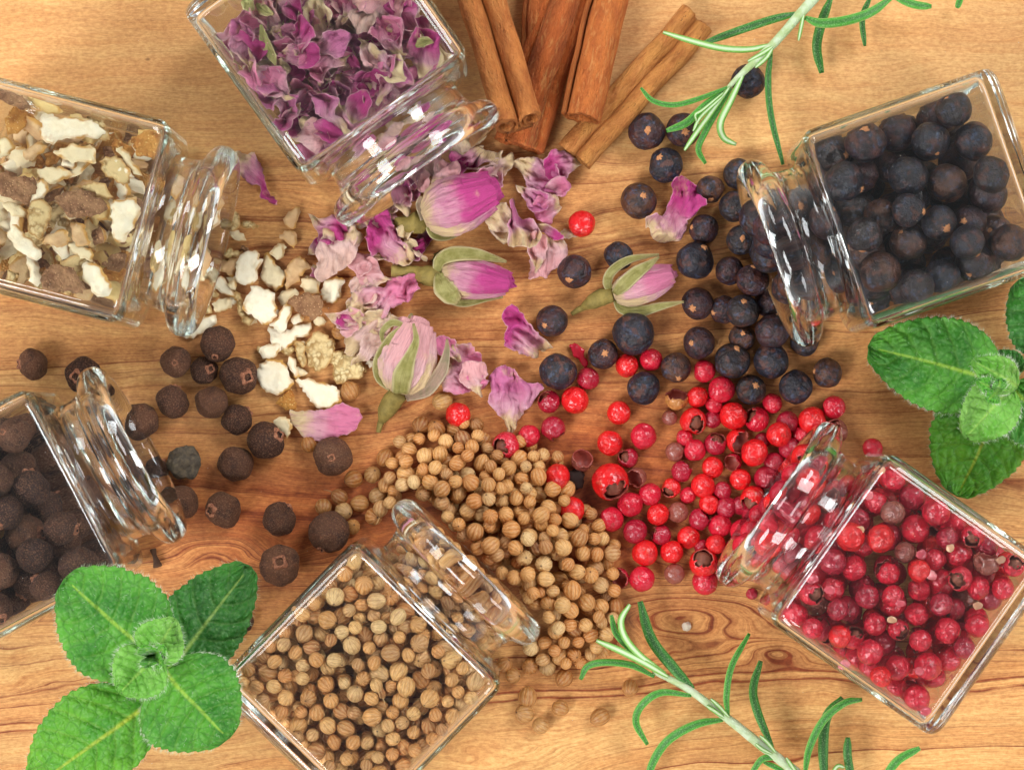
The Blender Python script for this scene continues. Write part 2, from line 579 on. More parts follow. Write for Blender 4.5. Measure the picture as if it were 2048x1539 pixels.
def mat_mint(name, a, b, vein, fuzz=0.12):
    k = NT(name)
    uv = k.xyz(k.coord('UV'))
    c = k.coord('Object')
    q = k.attr('quilt')
    vv = k.attr('vein')
    n = k.noise(c, 130, 3.0)
    fine = k.noise(c, 1500, 3.0)
    col = k.mix(k.step(n, 0.3, 0.7), a, b)
    col = k.mix(k.mul(k.step(fine, 0.45, 0.7), 0.28), col, k.mix(0.5, b, srgb(176, 205, 140)))
    col = k.mix(k.mul(k.step(q, 0.30, 0.0), 0.22), col, k.mix(0.5, a, vein))
    col = k.mix(vv, col, vein)
    warp = k.n('VectorMath', {'operation': 'ADD'})
    k.put(warp.inputs[0], c)
    k.put(warp.inputs[1], k.vec(k.mul(n, 0.0016), k.mul(k.noise(c, 210, 2.0), 0.0016), 0.0))
    cell = k.voro(warp.outputs[0], 430, 'DISTANCE_TO_EDGE')
    cell2 = k.voro(warp.outputs[0], 900, 'DISTANCE_TO_EDGE')
    puff = k.add(k.math('POWER', k.step(cell, 0.0, 0.42), 0.6), k.mul(k.step(cell2, 0.0, 0.3), 0.30))
    col = k.mix(k.mul(k.step(cell, 0.10, 0.0), 0.35), col, k.mix(0.6, a, srgb(20, 60, 14)))
    nrm = k.bump(k.add(puff, k.mul(fine, 0.10)), 0.42, 0.0006)
    k.set(Base_Color=col, Roughness=0.52, Specular_IOR_Level=0.4, Sheen_Weight=fuzz, Sheen_Roughness=0.4,
          Sheen_Tint=(0.85, 1.0, 0.8, 1), Normal=nrm)
    k.translucent(k.mix(0.5, col, srgb(150, 200, 40)), 0.15)
    return k.m


def mat_needle(name, top, mid, edge):
    """Across the leaf: mid stripe, body, margin (UV x runs around the leaf)."""
    k = NT(name)
    uv = k.xyz(k.coord('UV'))
    c = k.coord('Object')
    d = k.math('ABSOLUTE', k.sub(k.mul(uv[0], 2.0), 1.0))
    n = k.noise(c, 4200, 3.0, 0.7)
    col = k.mix(k.step(d, 0.05, 0.20), mid, top)
    col = k.mix(k.step(d, 0.26, 0.44), col, edge)
    col = k.mix(k.mul(k.step(n, 0.50, 0.66), 0.32), col, srgb(190, 214, 160))
    return k.set(Base_Color=col, Roughness=0.42, Specular_IOR_Level=0.45, Sheen_Weight=0.05,
                 Normal=k.bump(n, 0.45, 0.0002))


def mat_plain(name, a, b, scale, rough=0.6, bump=0.3, bd=0.0003):
    k = NT(name)
    c = k.coord('Object')
    n = k.noise(c, scale, 4.0, 0.65)
    return k.set(Base_Color=k.mix(k.step(n, 0.3, 0.7), a, b), Roughness=rough, Specular_IOR_Level=0.35,
                 Normal=k.bump(n, bump, bd))


M_WOOD = mat_wood()
M_GLASS = mat_glass('clear_glass', 0.0, False)
M_GLASS_LIP = mat_glass('pressed_glass', 0.05, True)
M_ALL = mat_allspice()
M_JUN = mat_juniper()
M_SCAR = mat_scar()
M_CALYX = mat_plain('calyx_rim', srgb(186, 126, 92), srgb(112, 64, 46), 9.0, 0.75, 0.4, 0.0001)
M_DARK = mat_plain('dark_hollow', srgb(30, 18, 14), srgb(56, 32, 24), 9.0, 0.8)
M_PEP = mat_pepper()
M_PEPIN = mat_pepper_in()
M_KERN = mat_kernel()
M_COR = mat_coriander('coriander_husk', False)
M_COR_S = mat_coriander('coriander_husk_heap', True)
M_PITH = mat_pith()
M_PORE = mat_pore()
M_RIND = mat_rind('brown_rind', srgb(160, 118, 82), srgb(124, 84, 56), srgb(204, 162, 118))
M_RIND2 = mat_rind('orange_rind', srgb(196, 138, 66), srgb(168, 104, 44), srgb(232, 200, 130))
M_PETAL = mat_petal()
M_CIN = mat_cinnamon()
M_MINT = mat_mint('mint_leaf', srgb(46, 122, 24), srgb(92, 166, 46), srgb(170, 205, 70))
M_MINT_D = mat_mint('dark_mint_leaf', srgb(36, 104, 26), srgb(60, 136, 38), srgb(160, 190, 90), 0.2)
M_MINT_L = mat_mint('light_mint_leaf', srgb(64, 146, 24), srgb(104, 176, 40), srgb(190, 202, 60), 0.2)
M_MINT_Y = mat_mint('young_mint_leaf', srgb(96, 168, 44), srgb(136, 194, 84), srgb(160, 206, 90), 0.25)
M_BUD = mat_mint('mint_bud', srgb(70, 160, 30), srgb(110, 190, 50), srgb(150, 205, 80), 0.4)
M_STEM = mat_plain('pale_stem', srgb(166, 188, 126), srgb(200, 214, 182), 420, 0.5)
M_MSTEM = mat_plain('mint_stem', srgb(120, 110, 70), srgb(150, 140, 100), 300, 0.6)
M_NEED = mat_needle('rosemary_leaf', srgb(62, 146, 30), srgb(44, 112, 26), srgb(150, 196, 100))
M_NEED_D = mat_needle('dark_rosemary_leaf', srgb(44, 118, 26), srgb(28, 84, 20), srgb(92, 150, 56))
M_NEED_P = mat_needle('pale_rosemary_leaf', srgb(116, 170, 66), srgb(196, 214, 172), srgb(76, 146, 32))


def mat_sepal(name, a, b, rim):
    k = NT(name)
    uv = k.xyz(k.coord('UV'))
    c = k.coord('Object')
    d = k.math('ABSOLUTE', k.sub(k.mul(uv[0], 2.0), 1.0))
    n = k.noise(c, 420, 4.0, 0.65)
    st = k.noise(k.vec(k.mul(uv[0], 14), k.mul(uv[1], 3), 0), 1.0, 3.0, 0.6)
    col = k.mix(k.step(n, 0.3, 0.7), a, b)
    col = k.mix(k.mul(k.step(st, 0.5, 0.7), 0.5), col, k.mix(0.5, a, srgb(96, 84, 44)))
    col = k.mix(k.step(d, 0.62, 0.95), col, rim)
    col = k.mix(k.mul(k.step(uv[1], 0.72, 1.0), 0.6), col, srgb(170, 150, 104))
    return k.set(Base_Color=col, Roughness=0.7, Specular_IOR_Level=0.3, Normal=k.bump(k.add(st, n), 0.7, 0.0004))


M_SEPAL = mat_sepal('sepal', srgb(130, 124, 62), srgb(164, 156, 98), srgb(196, 182, 136))
M_SEPAL_P = mat_sepal('dried_sepal', srgb(128, 118, 88), srgb(166, 134, 116), srgb(196, 178, 146))
M_HIP = mat_plain('rose_hip', srgb(120, 104, 50), srgb(150, 130, 66), 700, 0.7, 0.5)
M_LEAFD = mat_plain('dried_leaf', srgb(70, 66, 30), srgb(98, 88, 42), 300, 0.7)
M_TWIG = mat_plain('twig_bark', srgb(62, 40, 28), srgb(98, 66, 46), 600, 0.8)
M_CHIP = mat_plain('white_chip', srgb(226, 214, 194), srgb(206, 186, 158), 900, 0.8)
# ------------------------------------------------------------------ the wooden board (one sheet under everything)
_b = 0.45
board = mesh_obj('wooden_board', [(-_b, -_b, 0), (_b, -_b, 0), (_b, _b, 0), (-_b, _b, 0), (-_b, -_b, -.02), (_b, -_b, -.02), (_b, _b, -.02), (-_b, _b, -.02)],
                 [(0, 1, 2, 3), (4, 7, 6, 5), (0, 4, 5, 1), (1, 5, 6, 2), (2, 6, 7, 3), (3, 7, 4, 0)], M_WOOD, smooth=False)
board['kind'] = 'structure'

# ------------------------------------------------------------------ glass jars
JW, JL = 0.0393, 0.0385       # body width (square) and length
JX_LIP = JL + 0.0090          # middle of the round lip
JX_END = JX_LIP + 0.0029      # mouth


def sq_ring(a, r, n):
    r = min(r, a)
    out = []
    for i in range(n):
        th = 2 * math.pi * i / n
        # squeeze the angles towards the corners so the rounding stays round
        th = th - 0.19 * math.sin(4 * (th - math.pi / 4)) * (1 - r / a) * -1.0 * 0.9
        c, s = math.cos(th), math.sin(th)
        ac, as_ = abs(c), abs(s)
        t = a / max(ac, as_)
        if min(ac, as_) * t > a - r + 1e-12:
            k = a - r
            b = k * (ac + as_)
            t = b + math.sqrt(max(b * b - (2 * k * k - r * r), 0))
        out.append((t * c, t * s))
    return out


def jar_mesh():
    prof = []                 # (x, half width, corner radius), outside from the base to the mouth, then back inside
    A, R = JW / 2, 0.0028
    for i in range(7):
        f = i / 6 * math.pi / 2
        prof.append((0.0032 * (1 - math.sin(f)) if i < 6 else 0.0, 0, 0) if False else
                    (0.0024 - 0.0024 * math.cos(f), A - 0.0024 + 0.0024 * math.sin(f), R - 0.0010 + 0.0010 * math.sin(f)))
    for x in (0.006, 0.012, 0.018, 0.024, 0.030, 0.0340):
        prof.append((x, A, R))
    for i in range(1, 9):
        f = i / 8 * math.pi / 2
        prof.append((0.0358 + 0.0027 * math.sin(f), A - 0.0030 + 0.0030 * math.cos(f), R + 0.0010 * math.sin(f)))
    for f in (0.25, 0.5, 0.75, 1.0):          # from the shoulder square into the round neck
        a = (A - 0.0030) + (0.0152 - (A - 0.0030)) * f
        r = 0.0038 + (a - 0.0038) * f ** 0.7
        prof.append((0.0385 + 0.0007 * f ** 1.5, a, r))
    for x, a in ((0.0397, 0.0149), (0.0408, 0.0148), (0.0424, 0.0149), (0.0438, 0.0153), (0.0445, 0.0159)):
        prof.append((x, a, a))
    for i in range(0, 15):
        f = -math.pi * 0.42 + i / 14 * math.pi * 0.92
        prof.append((JX_LIP + 0.0029 * math.sin(f), 0.0160 + 0.0029 * math.cos(f), 9))
    for x, a in ((JX_END - .0001, 0.0150), (JX_END - .0006, 0.0143), (JX_END - .0014, 0.0138), (0.0460, 0.0136), (0.0430, 0.0135),
                 (0.0400, 0.0135), (0.0385, 0.0136)):
        prof.append((x, a, 9))
    B, RI = JW / 2 - 0.0014, 0.0012
    for f in (0.25, 0.5, 0.75):
        a = 0.0136 + (B - 0.0013 - 0.0136) * f
        r = a + (0.0020 - a) * f ** 0.6
        prof.append((0.0381 - 0.0008 * f, a, r))
    for i in range(0, 6):
        f = i / 5 * math.pi / 2
        prof.append((0.0373 - 0.0012 * (1 - math.cos(f)), B - 0.0013 + 0.0013 * math.sin(f), 0.0020 - 0.0007 * math.sin(f)))
    for x in (0.030, 0.024, 0.018, 0.012, 0.0042):
        prof.append((x, B, RI))
    for i in range(1, 7):
        f = i / 6 * math.pi / 2
        prof.append((0.0042 - 0.0014 * math.sin(f), B - 0.0014 + 0.0014 * math.cos(f), RI))
    n = 200
    V, F = [], []
    for x, a, r in prof:
        for (u, v) in sq_ring(a, r, n):
            V.append((x, u, v + JW / 2))
    m = len(prof)
    for j in range(m - 1):
        for i in range(n):
            i2 = (i + 1) % n
            F.append((j * n + i, j * n + i2, (j + 1) * n + i2, (j + 1) * n + i))
    V.append((0.0003, 0, JW / 2)); c0 = len(V) - 1
    V.append((0.0028, 0, JW / 2)); c1 = len(V) - 1
    for i in range(n):
        i2 = (i + 1) % n
        F.append((c0, i2, i))
        F.append((c1, (m - 1) * n + i, (m - 1) * n + i2))
    out = []
    for (x, y, z) in V:       # pressed glass is never quite even
        d = nz(x * 90, y * 90, z * 90) * 0.00003
        out.append((x, y * (1 + d * 30), (z - JW / 2) * (1 + d * 30) + JW / 2))
    zmin = min(p[2] for p in out)
    return [(x, y, z - zmin + 0.0001) for (x, y, z) in out], F


class Jar:
    """A jar lying on its side: fx, fy is the middle of its upper front edge in the photograph, dx, dy where its mouth points."""
    def __init__(s, fx, fy, dx, dy, label):
        d = Vector((dx, -dy, 0)).normalized()
        p = P(fx, fy, JW)
        s.rot = Matrix(((d.x, -d.y, 0, 0), (d.y, d.x, 0, 0), (0, 0, 1, 0), (0, 0, 0, 1)))
        s.mat = Matrix.Translation((p.x - d.x * JL, p.y - d.y * JL, 0)) @ s.rot
        s.inv = s.mat.inverted()
        if Jar.mesh is None:
            jv, jf = jar_mesh()
            o = mesh_obj('glass_jar', jv, jf, [M_GLASS, M_GLASS_LIP], fmat=[1 if sum(jv[i][0] for i in f) / len(f) > .0392 else 0 for f in jf])
            Jar.mesh = o.data
        else:
            o = bpy.data.objects.new('glass_jar', Jar.mesh)
            COL.objects.link(o)
        o.matrix_world = s.mat
        tag(o, label, 'jar', 'square glass jars lying on their sides')
        s.o = o
        s.m3 = np.array(s.mat)[:3, :3]
        s.t3 = np.array(s.mat)[:3, 3]

    def world(s, q):
        return np.asarray(q) @ s.m3.T + s.t3

    def local(s, q):
        return (np.asarray(q) - s.t3) @ s.m3


Jar.mesh = None
J_CIT = Jar(290, 445, .970, .250, 'square glass jar full of dried citrus peel, mouth to the right')
J_ROS = Jar(770, 228, .582, .815, 'square glass jar full of dried rose petals, beside the cinnamon sticks')
J_JUN = Jar(1670, 462, -.945, .328, 'square glass jar holding dark juniper berries, mouth to the left')
J_PIN = Jar(1657, 1070, -.8175, -.576, 'square glass jar full of red peppercorns')
J_COR = Jar(861, 1223, .698, -.7146, 'square glass jar full of tan coriander seeds')
J_ALL = Jar(151, 957, .8845, -.467, 'square glass jar of brown allspice berries with a mint leaf over its corner')


# ------------------------------------------------------------------ berries (unit radius, scaled when placed)
def ico(sub):
    bm = bmesh.new()
    bmesh.ops.create_icosphere(bm, subdivisions=sub, radius=1.0)
    v = np.array([x.co[:] for x in bm.verts])
    f = [tuple(x.index for x in q.verts) for q in bm.faces]
    bm.free()
    return v, f


ICO4, ICO5, ICO3 = ico(4), ico(5), ico(3)


def lumpy(v, seed, a1, f1, a2, f2, squash=1.0):
    o = []
    for p in v:
        k = 1 + a1 * nz(p[0] * f1 + seed * 7.1, p[1] * f1, p[2] * f1) + a2 * nz(p[0] * f2, p[1] * f2 + seed * 3.3, p[2] * f2)
        o.append((p[0] * k, p[1] * k, p[2] * k * squash))
    return np.array(o)


def dent(v, d, depth, width):
    d = np.array(d) / np.linalg.norm(d)
    c = v @ d / np.linalg.norm(v, axis=1)
    w = np.exp(-((1 - c) / width) ** 2)
    return v * (1 - depth * w)[:, None]


HIDE = []                     # prototypes, removed at the end


def proto(o):
    HIDE.append(o)
    return o


def child_mesh(name, V, F, mat, parent, **kw):
    return mesh_obj(name, V, F, mat, parent, **kw)


def ring_part(n, r_in, r_out, z0, z1, jag, lobes, seed):
    """A small raised rim (calyx) round +Z, with a sunk floor."""
    rnd = random.Random(seed)
    V, F = [], []
    rows = [(r_out * 1.25, z0 - .10), (r_out, z1 - .02), ((r_in + r_out) / 2, z1), (r_in, z1 - .03), (r_in * .85, z0 - .03), (0.02, z0 - .05)]
    for (r, z) in rows:
        for i in range(n):
            th = 2 * math.pi * i / n
            k = 1 + jag * math.cos(lobes * th + seed) + rnd.uniform(-.06, .06)
            V.append((r * k * math.cos(th), r * k * math.sin(th), z + (0.04 * math.cos(lobes * th + seed) if r > .1 else 0)))
    for j in range(len(rows) - 1):
        for i in range(n):
            i2 = (i + 1) % n
            F.append((j * n + i, j * n + i2, (j + 1) * n + i2, (j + 1) * n + i))
    return V, F, [0] * (3 * n) + [1] * (2 * n)


def star_part(seed, size=0.26, z=0.99, pts=6):
    rnd = random.Random(seed)
    V, F = [(0, 0, z + .03)], []
    n = pts * 4
    for ring, (s, h) in enumerate(((0.35, .045), (0.62, .02), (1.0, -.055))):
        for i in range(n):
            th = 2 * math.pi * i / n
            k = 0.78 + 0.18 * math.cos(pts * th + seed) * (ring / 2) + rnd.uniform(-.26, .22)
            r = size * s * k
            V.append((r * math.cos(th), r * math.sin(th), z + h + rnd.uniform(-.012, .018) - 0.5 * r * r))
    for i in range(n):
        i2 = (i + 1) % n
        F.append((0, 1 + i, 1 + i2))
        for ring in range(2):
            a = 1 + ring * n
            F.append((a + i, a + n + i, a + n + i2, a + i2))
    return V, F


PA, PJ = [], []
for s in range(6):
    v = lumpy(ICO4[0], s, .12, 1.3, .06, 3.0, .92 + .02 * s)
    if s in (2, 4):
        v = dent(v, (0.8, .3, .6), .16, .12)
    v = dent(v, (0, 0, 1), .03, .05)
    o = proto(mesh_obj('allspice_berry', v, ICO4[1], M_ALL))
    zt = np.max(v[:, 2])
    if s % 3 == 2:
        V, F, fm = ring_part(20, .11, .19, zt - .03, zt + .03, .05, 4, s)
    else:
        V, F, fm = ring_part(24, .19, .33, zt - .07, zt + .08, .10, 4, s)
    mesh_obj('calyx', V, F, [M_CALYX, M_DARK], o, fmat=fm)
    PA.append(o)
for s in range(7):
    v = lumpy(ICO5[0], s + 20, .06, 1.2, .02, 4.0, .96)
    if s in (1, 4):                       # three creases meeting away from the stalk
        for q in range(3):
            a = q * 2.1 + s
            for t in np.linspace(.05, .55, 6):
                v = dent(v, (math.sin(t) * math.cos(a), math.sin(t) * math.sin(a), math.cos(t)), .030, .008)
    if s in (2, 5):
        v = dent(v, (.5, .5, .7), .20, .05)
    if s in (3, 6):
        v = dent(v, (-.6, .2, .75), .10, .14)
        v = dent(v, (.5, -.6, .3), .10, .10)
    o = proto(mesh_obj('juniper_berry', v, ICO5[1], M_JUN))
    zt = np.interp(0, [0, 1], [np.linalg.norm(v[np.argmax(v[:, 2] / np.linalg.norm(v, axis=1))]), 1])
    V, F = star_part(s, .30 + .05 * (s % 3), zt + .0, 5 + s % 3)
    mesh_obj('stem_scar', V, F, M_SCAR, o)
    PJ.append(o)


def cap_cut(v, f, d, cosmax, seed, jag=.26):
    d = np.array(d) / np.linalg.norm(d)
    c = v @ d / np.linalg.norm(v, axis=1)
    keep = np.array([c[i] < cosmax + jag * nz(v[i][0] * 3 + seed, v[i][1] * 3, v[i][2] * 3) for i in range(len(v))])
    idx = -np.ones(len(v), int)
    idx[keep] = np.arange(keep.sum())
    nf = [tuple(idx[list(q)]) for q in f if keep[list(q)].all()]
    return v[keep], nf


PP = []                       # 0-4 whole, 5-7 split with a kernel, 8-9 empty skins
for s in range(10):
    v = lumpy(ICO4[0], s + 40, .05, 1.3, .02, 3.5, .95)
    rnd = random.Random(s)
    for q in range(1 + s % 3):
        v = dent(v, (rnd.uniform(-1, 1), rnd.uniform(-1, 1), rnd.uniform(-.2, 1)), rnd.uniform(.05, .16), rnd.uniform(.03, .12))
    if s < 5:
        o = proto(mesh_obj('red_peppercorn', v, ICO4[1], M_PEP))
        if s in (0, 1, 3):
            zt = np.max(v[:, 2])
            V, F, fm = ring_part(14, .07, .13, zt - .05, zt + .005, .05, 3, s)
            mesh_obj('stalk_scar', V, F, [M_PEPIN, M_DARK], o, fmat=fm)
    else:
        d, cm = {5: ((.7, .3, .7), .88), 6: ((-.8, .6, .5), .78), 7: ((.9, -.6, .4), .82), 8: ((.3, .4, .85), .42), 9: ((.1, -.2, 1), .02)}[s]
        v2, f2 = cap_cut(v, ICO4[1], d, cm, s)
        o = proto(mesh_obj('red_peppercorn', v2, f2, [M_PEP, M_PEPIN]))
        md = o.modifiers.new('skin', 'SOLIDIFY')
        md.thickness = 0.09
        md.offset = -1
        md.material_offset = 1
        md.material_offset_rim = 1
        if s < 8:
            kv = lumpy(ICO3[0], s, .12, 2, .08, 5) * .74 + np.array((-.06, -.05, -.08))
            mesh_obj('kernel', kv, ICO3[1], M_KERN, o)
    PP.append(o)


def cor_mesh(s, stem=False):
    rnd = random.Random(s)
    nu, nv = 44, 17
    V, UV, F = [], [], []
    el = rnd.uniform(1.0, 1.14)
    for j in range(nv + 1):
        t = j / nv * math.pi
        for i in range(nu + 1):
            ph = 2 * math.pi * i / nu
            rib = abs(math.sin(ph * 5.5 + 0.25 * math.sin(t * 5)))
            r = 1 + (-0.025 + 0.042 * rib) * math.sin(t) ** 0.8
            r *= 1 + .05 * nz(math.cos(ph) + s, math.sin(ph), t)
            rr = math.sin(t) * r
            z = math.cos(t) * el * (1 + 0.10 * max(0, math.cos(t)) ** 14)
            V.append((rr * math.cos(ph), rr * math.sin(ph), z))
            UV.append((i / nu, 1 - j / nv))
    for j in range(nv):
        for i in range(nu):
            a = j * (nu + 1) + i
            F.append((a, a + nu + 1, a + nu + 2, a + 1))
    if stem:
        pts = smoothcurve([(0, 0, el * .95), (.1, 0, el + .5), (.3, .1, el + 1.1)], 7)
        b = len(V)
        for j, q in enumerate(pts):
            w = .10 - .006 * j
            for i in range(6):
                th = i / 6 * 2 * math.pi
                V.append((q[0] + w * math.cos(th), q[1] + w * math.sin(th), q[2]))
                UV.append((.03, .6))
        for j in range(6):
            for i in range(6):
                i2 = (i + 1) % 6
                F.append((b + j * 6 + i, b + j * 6 + i2, b + (j + 1) * 6 + i2, b + (j + 1) * 6 + i))
    return V, F, UV


PC = []
for s in range(7):
    V, F, UV = cor_mesh(s, s == 6)
    PC.append(proto(mesh_obj('coriander_seed', V, F, M_COR, uv=UV)))


def rand_rot(rnd):
    while True:
        q = [rnd.uniform(-1, 1) for _ in range(4)]
        n = sum(c * c for c in q)
        if .05 < n < 1:
            return Quaternion([c / math.sqrt(n) for c in q])


def point_up(d, rnd):
    """A rotation that brings local +Z to direction d, with a random spin."""
    q = Vector((0, 0, 1)).rotation_difference(Vector(d).normalized())
    return q @ Quaternion((0, 0, 1), rnd.uniform(0, 6.28))


def put(pr, loc, r, rot, label, cat, group, color=None):
    o = copy_tree(pr)
    o.location = loc
    o.rotation_mode = 'QUATERNION'
    o.rotation_quaternion = rot
    o.scale = (r, r, r)
    tag(o, label, cat, group)
    if color is not None:
        o.color = color
        for c in o.children:
            c.color = color
    return o


# ------------------------------------------------------------------ thin and flaky things made from an outline
def resample(poly, step, rnd, jag):
    p = np.asarray(poly, float)
    q = np.vstack([p, p[:1]])
    out = []
    for i in range(len(p)):
        a, b = q[i], q[i + 1]
        n = max(1, int(np.linalg.norm(b - a) / step))
        for k in range(n):
            out.append(a + (b - a) * k / n)
    out = np.array(out)
    # one round of corner softening, then a ragged edge
    out = (np.roll(out, 1, 0) + 2 * out + np.roll(out, -1, 0)) / 4
    for i in range(len(out)):
        out[i] += jag * step * np.array((rnd.uniform(-1, 1), rnd.uniform(-1, 1)))
    return out


def edge_dist(pts, poly):
    a = poly
    b = np.roll(poly, -1, 0)
    d = b - a
    L = (d * d).sum(1) + 1e-18
    best = np.full(len(pts), 1e9)
    for i in range(len(a)):
        t = np.clip(((pts - a[i]) @ d[i]) / L[i], 0, 1)
        best = np.minimum(best, np.linalg.norm(pts - (a[i] + t[:, None] * d[i]), axis=1))
    return best


def fill_poly(poly, step, rnd):
    mn, mx = poly.min(0), poly.max(0)
    ins = []
    h = step * .87
    j = 0
    y = mn[1]
    a, b = poly, np.roll(poly, -1, 0)
    while y < mx[1]:
        x = mn[0] + (step / 2 if j % 2 else 0)
        while x < mx[0]:
            px, py = x + rnd.uniform(-.2, .2) * step, y + rnd.uniform(-.2, .2) * step
            cr = ((a[:, 1] > py) != (b[:, 1] > py))
            xs = (b[cr, 0] - a[cr, 0]) * (py - a[cr, 1]) / (b[cr, 1] - a[cr, 1]) + a[cr, 0]
            if (xs > px).sum() % 2:
                ins.append((px, py))
            x += step
        y += h
        j += 1
    if ins:
        ins = np.array(ins)
        ins = ins[edge_dist(ins, poly) > step * .45]
    pts = [Vector(p) for p in poly] + [Vector(p) for p in ins]
    n = len(poly)
    ed = [(i, (i + 1) % n) for i in range(n)]
    v, e_, f, *_ = delaunay_2d_cdt(pts, ed, [list(range(n))], 1, step * 1e-3)
    v = np.array([(q[0], q[1]) for q in v])
    return v, [tuple(q) for q in f]


def outline_world(pts, z):
    """Photograph outline -> metres about its middle, seen at height z."""
    q = np.array([P(x, y, z)[:2] for (x, y) in pts])
    a = 0.5 * np.sum(q[:, 0] * np.roll(q[:, 1], -1) - np.roll(q[:, 0], -1) * q[:, 1])
    if a < 0:
        q = q[::-1]
    c = q.mean(0)
    return q - c, c


def petal(poly, c, base, tip, z0, seed, tint, label, group, amp=0.0016, curl=0.0020, fold=1.0, jar=None, tiltx=0.0, tilty=0.0, step=0.00040, cat='petal'):
    """A dried petal: creased, curled sheet over its outline (metres about c)."""
    rnd = random.Random(seed)
    poly = resample(poly, step * 1.1, rnd, .35)
    v, f = fill_poly(poly, step, rnd)
    d = edge_dist(v, poly)
    ax = np.asarray(tip, float) - np.asarray(base, float)
    ln = np.linalg.norm(ax) + 1e-9
    ax = ax / ln
    cr = np.array((-ax[1], ax[0]))
    al = (v - np.asarray(base)) @ ax / ln
    ac = (v - np.asarray(base)) @ cr
    wmax = max(abs(ac).max(), 1e-4)
    z = curl * (ac / wmax) ** 2 * (0.5 + 0.7 * np.clip(al, 0, 1)) + 0.35 * curl * np.clip(al, 0, 1.2) ** 2
    sd = seed * 1.37
    dx = np.zeros(len(v)); dy = np.zeros(len(v))
    for i in range(len(v)):
        x, y = v[i] * 1000
        # creases run mostly along the petal
        u, w = (al[i] * ln) * 1000, ac[i] * 1000
        rdg = 1 - abs(nz(u * .16 + sd, w * .42 + sd, sd)) * 2.2
        rdg2 = 1 - abs(nz(u * .40 + sd, w * .80, sd + 5)) * 2.2
        rdg3 = 1 - abs(nz(u * .75 + sd, w * 1.5, sd + 15)) * 2.4
        z[i] += amp * fold * (1.30 * rdg + 0.50 * rdg2 + 0.20 * rdg3) + amp * .9 * nz(x * .13 + sd, y * .13, 3.3 + sd)
        e_ = math.exp(-d[i] / 0.0008)
        z[i] += amp * 1.0 * e_ * nz(x * .55 + sd, y * .55, sd + 9)
        dx[i] = amp * (.5 * nz(x * .35, y * .35, sd + 21) + .16 * nz(x * .9, y * .9, sd + 3))
        dy[i] = amp * (.5 * nz(x * .35, y * .35, sd + 33) + .16 * nz(x * .9, y * .9, sd + 13))
    vv = np.column_stack([v[:, 0] + dx, v[:, 1] + dy, z])
    vv[:, 2] += vv[:, 0] * tiltx + vv[:, 1] * tilty
    vv[:, 2] -= np.percentile(vv[:, 2], 4)
    vv[:, 2] = np.maximum(vv[:, 2], 0) + z0
    loc = np.array((c[0], c[1], 0.0))
    if jar is not None:
        w = jar.local(vv + loc)
        lo, hi = 0.0019, JW - 0.0018
        w[:, 0] = np.clip(w[:, 0], 0.0032, 0.0370)
        w[:, 1] = np.clip(w[:, 1], -JW / 2 + .0018, JW / 2 - .0018)
        w[:, 2] = np.clip(w[:, 2], lo, hi) + 0.00012 * np.sin(v[:, 0] * 4000 + seed)
        vv = jar.world(w) - loc
    vv[:, 2] = np.maximum(vv[:, 2], 0.00016)
    uv = np.column_stack([al, ac / ln])
    o = mesh_obj('rose_petal', vv, f, M_PETAL, uv=uv, attrs={'edge': np.exp(-d / 0.00035)})
    o.location = loc
    o.color = tint
    md = o.modifiers.new('thickness', 'SOLIDIFY')
    md.thickness = 0.00014
    md.offset = 0
    tag(o, label, cat, group)
    return o


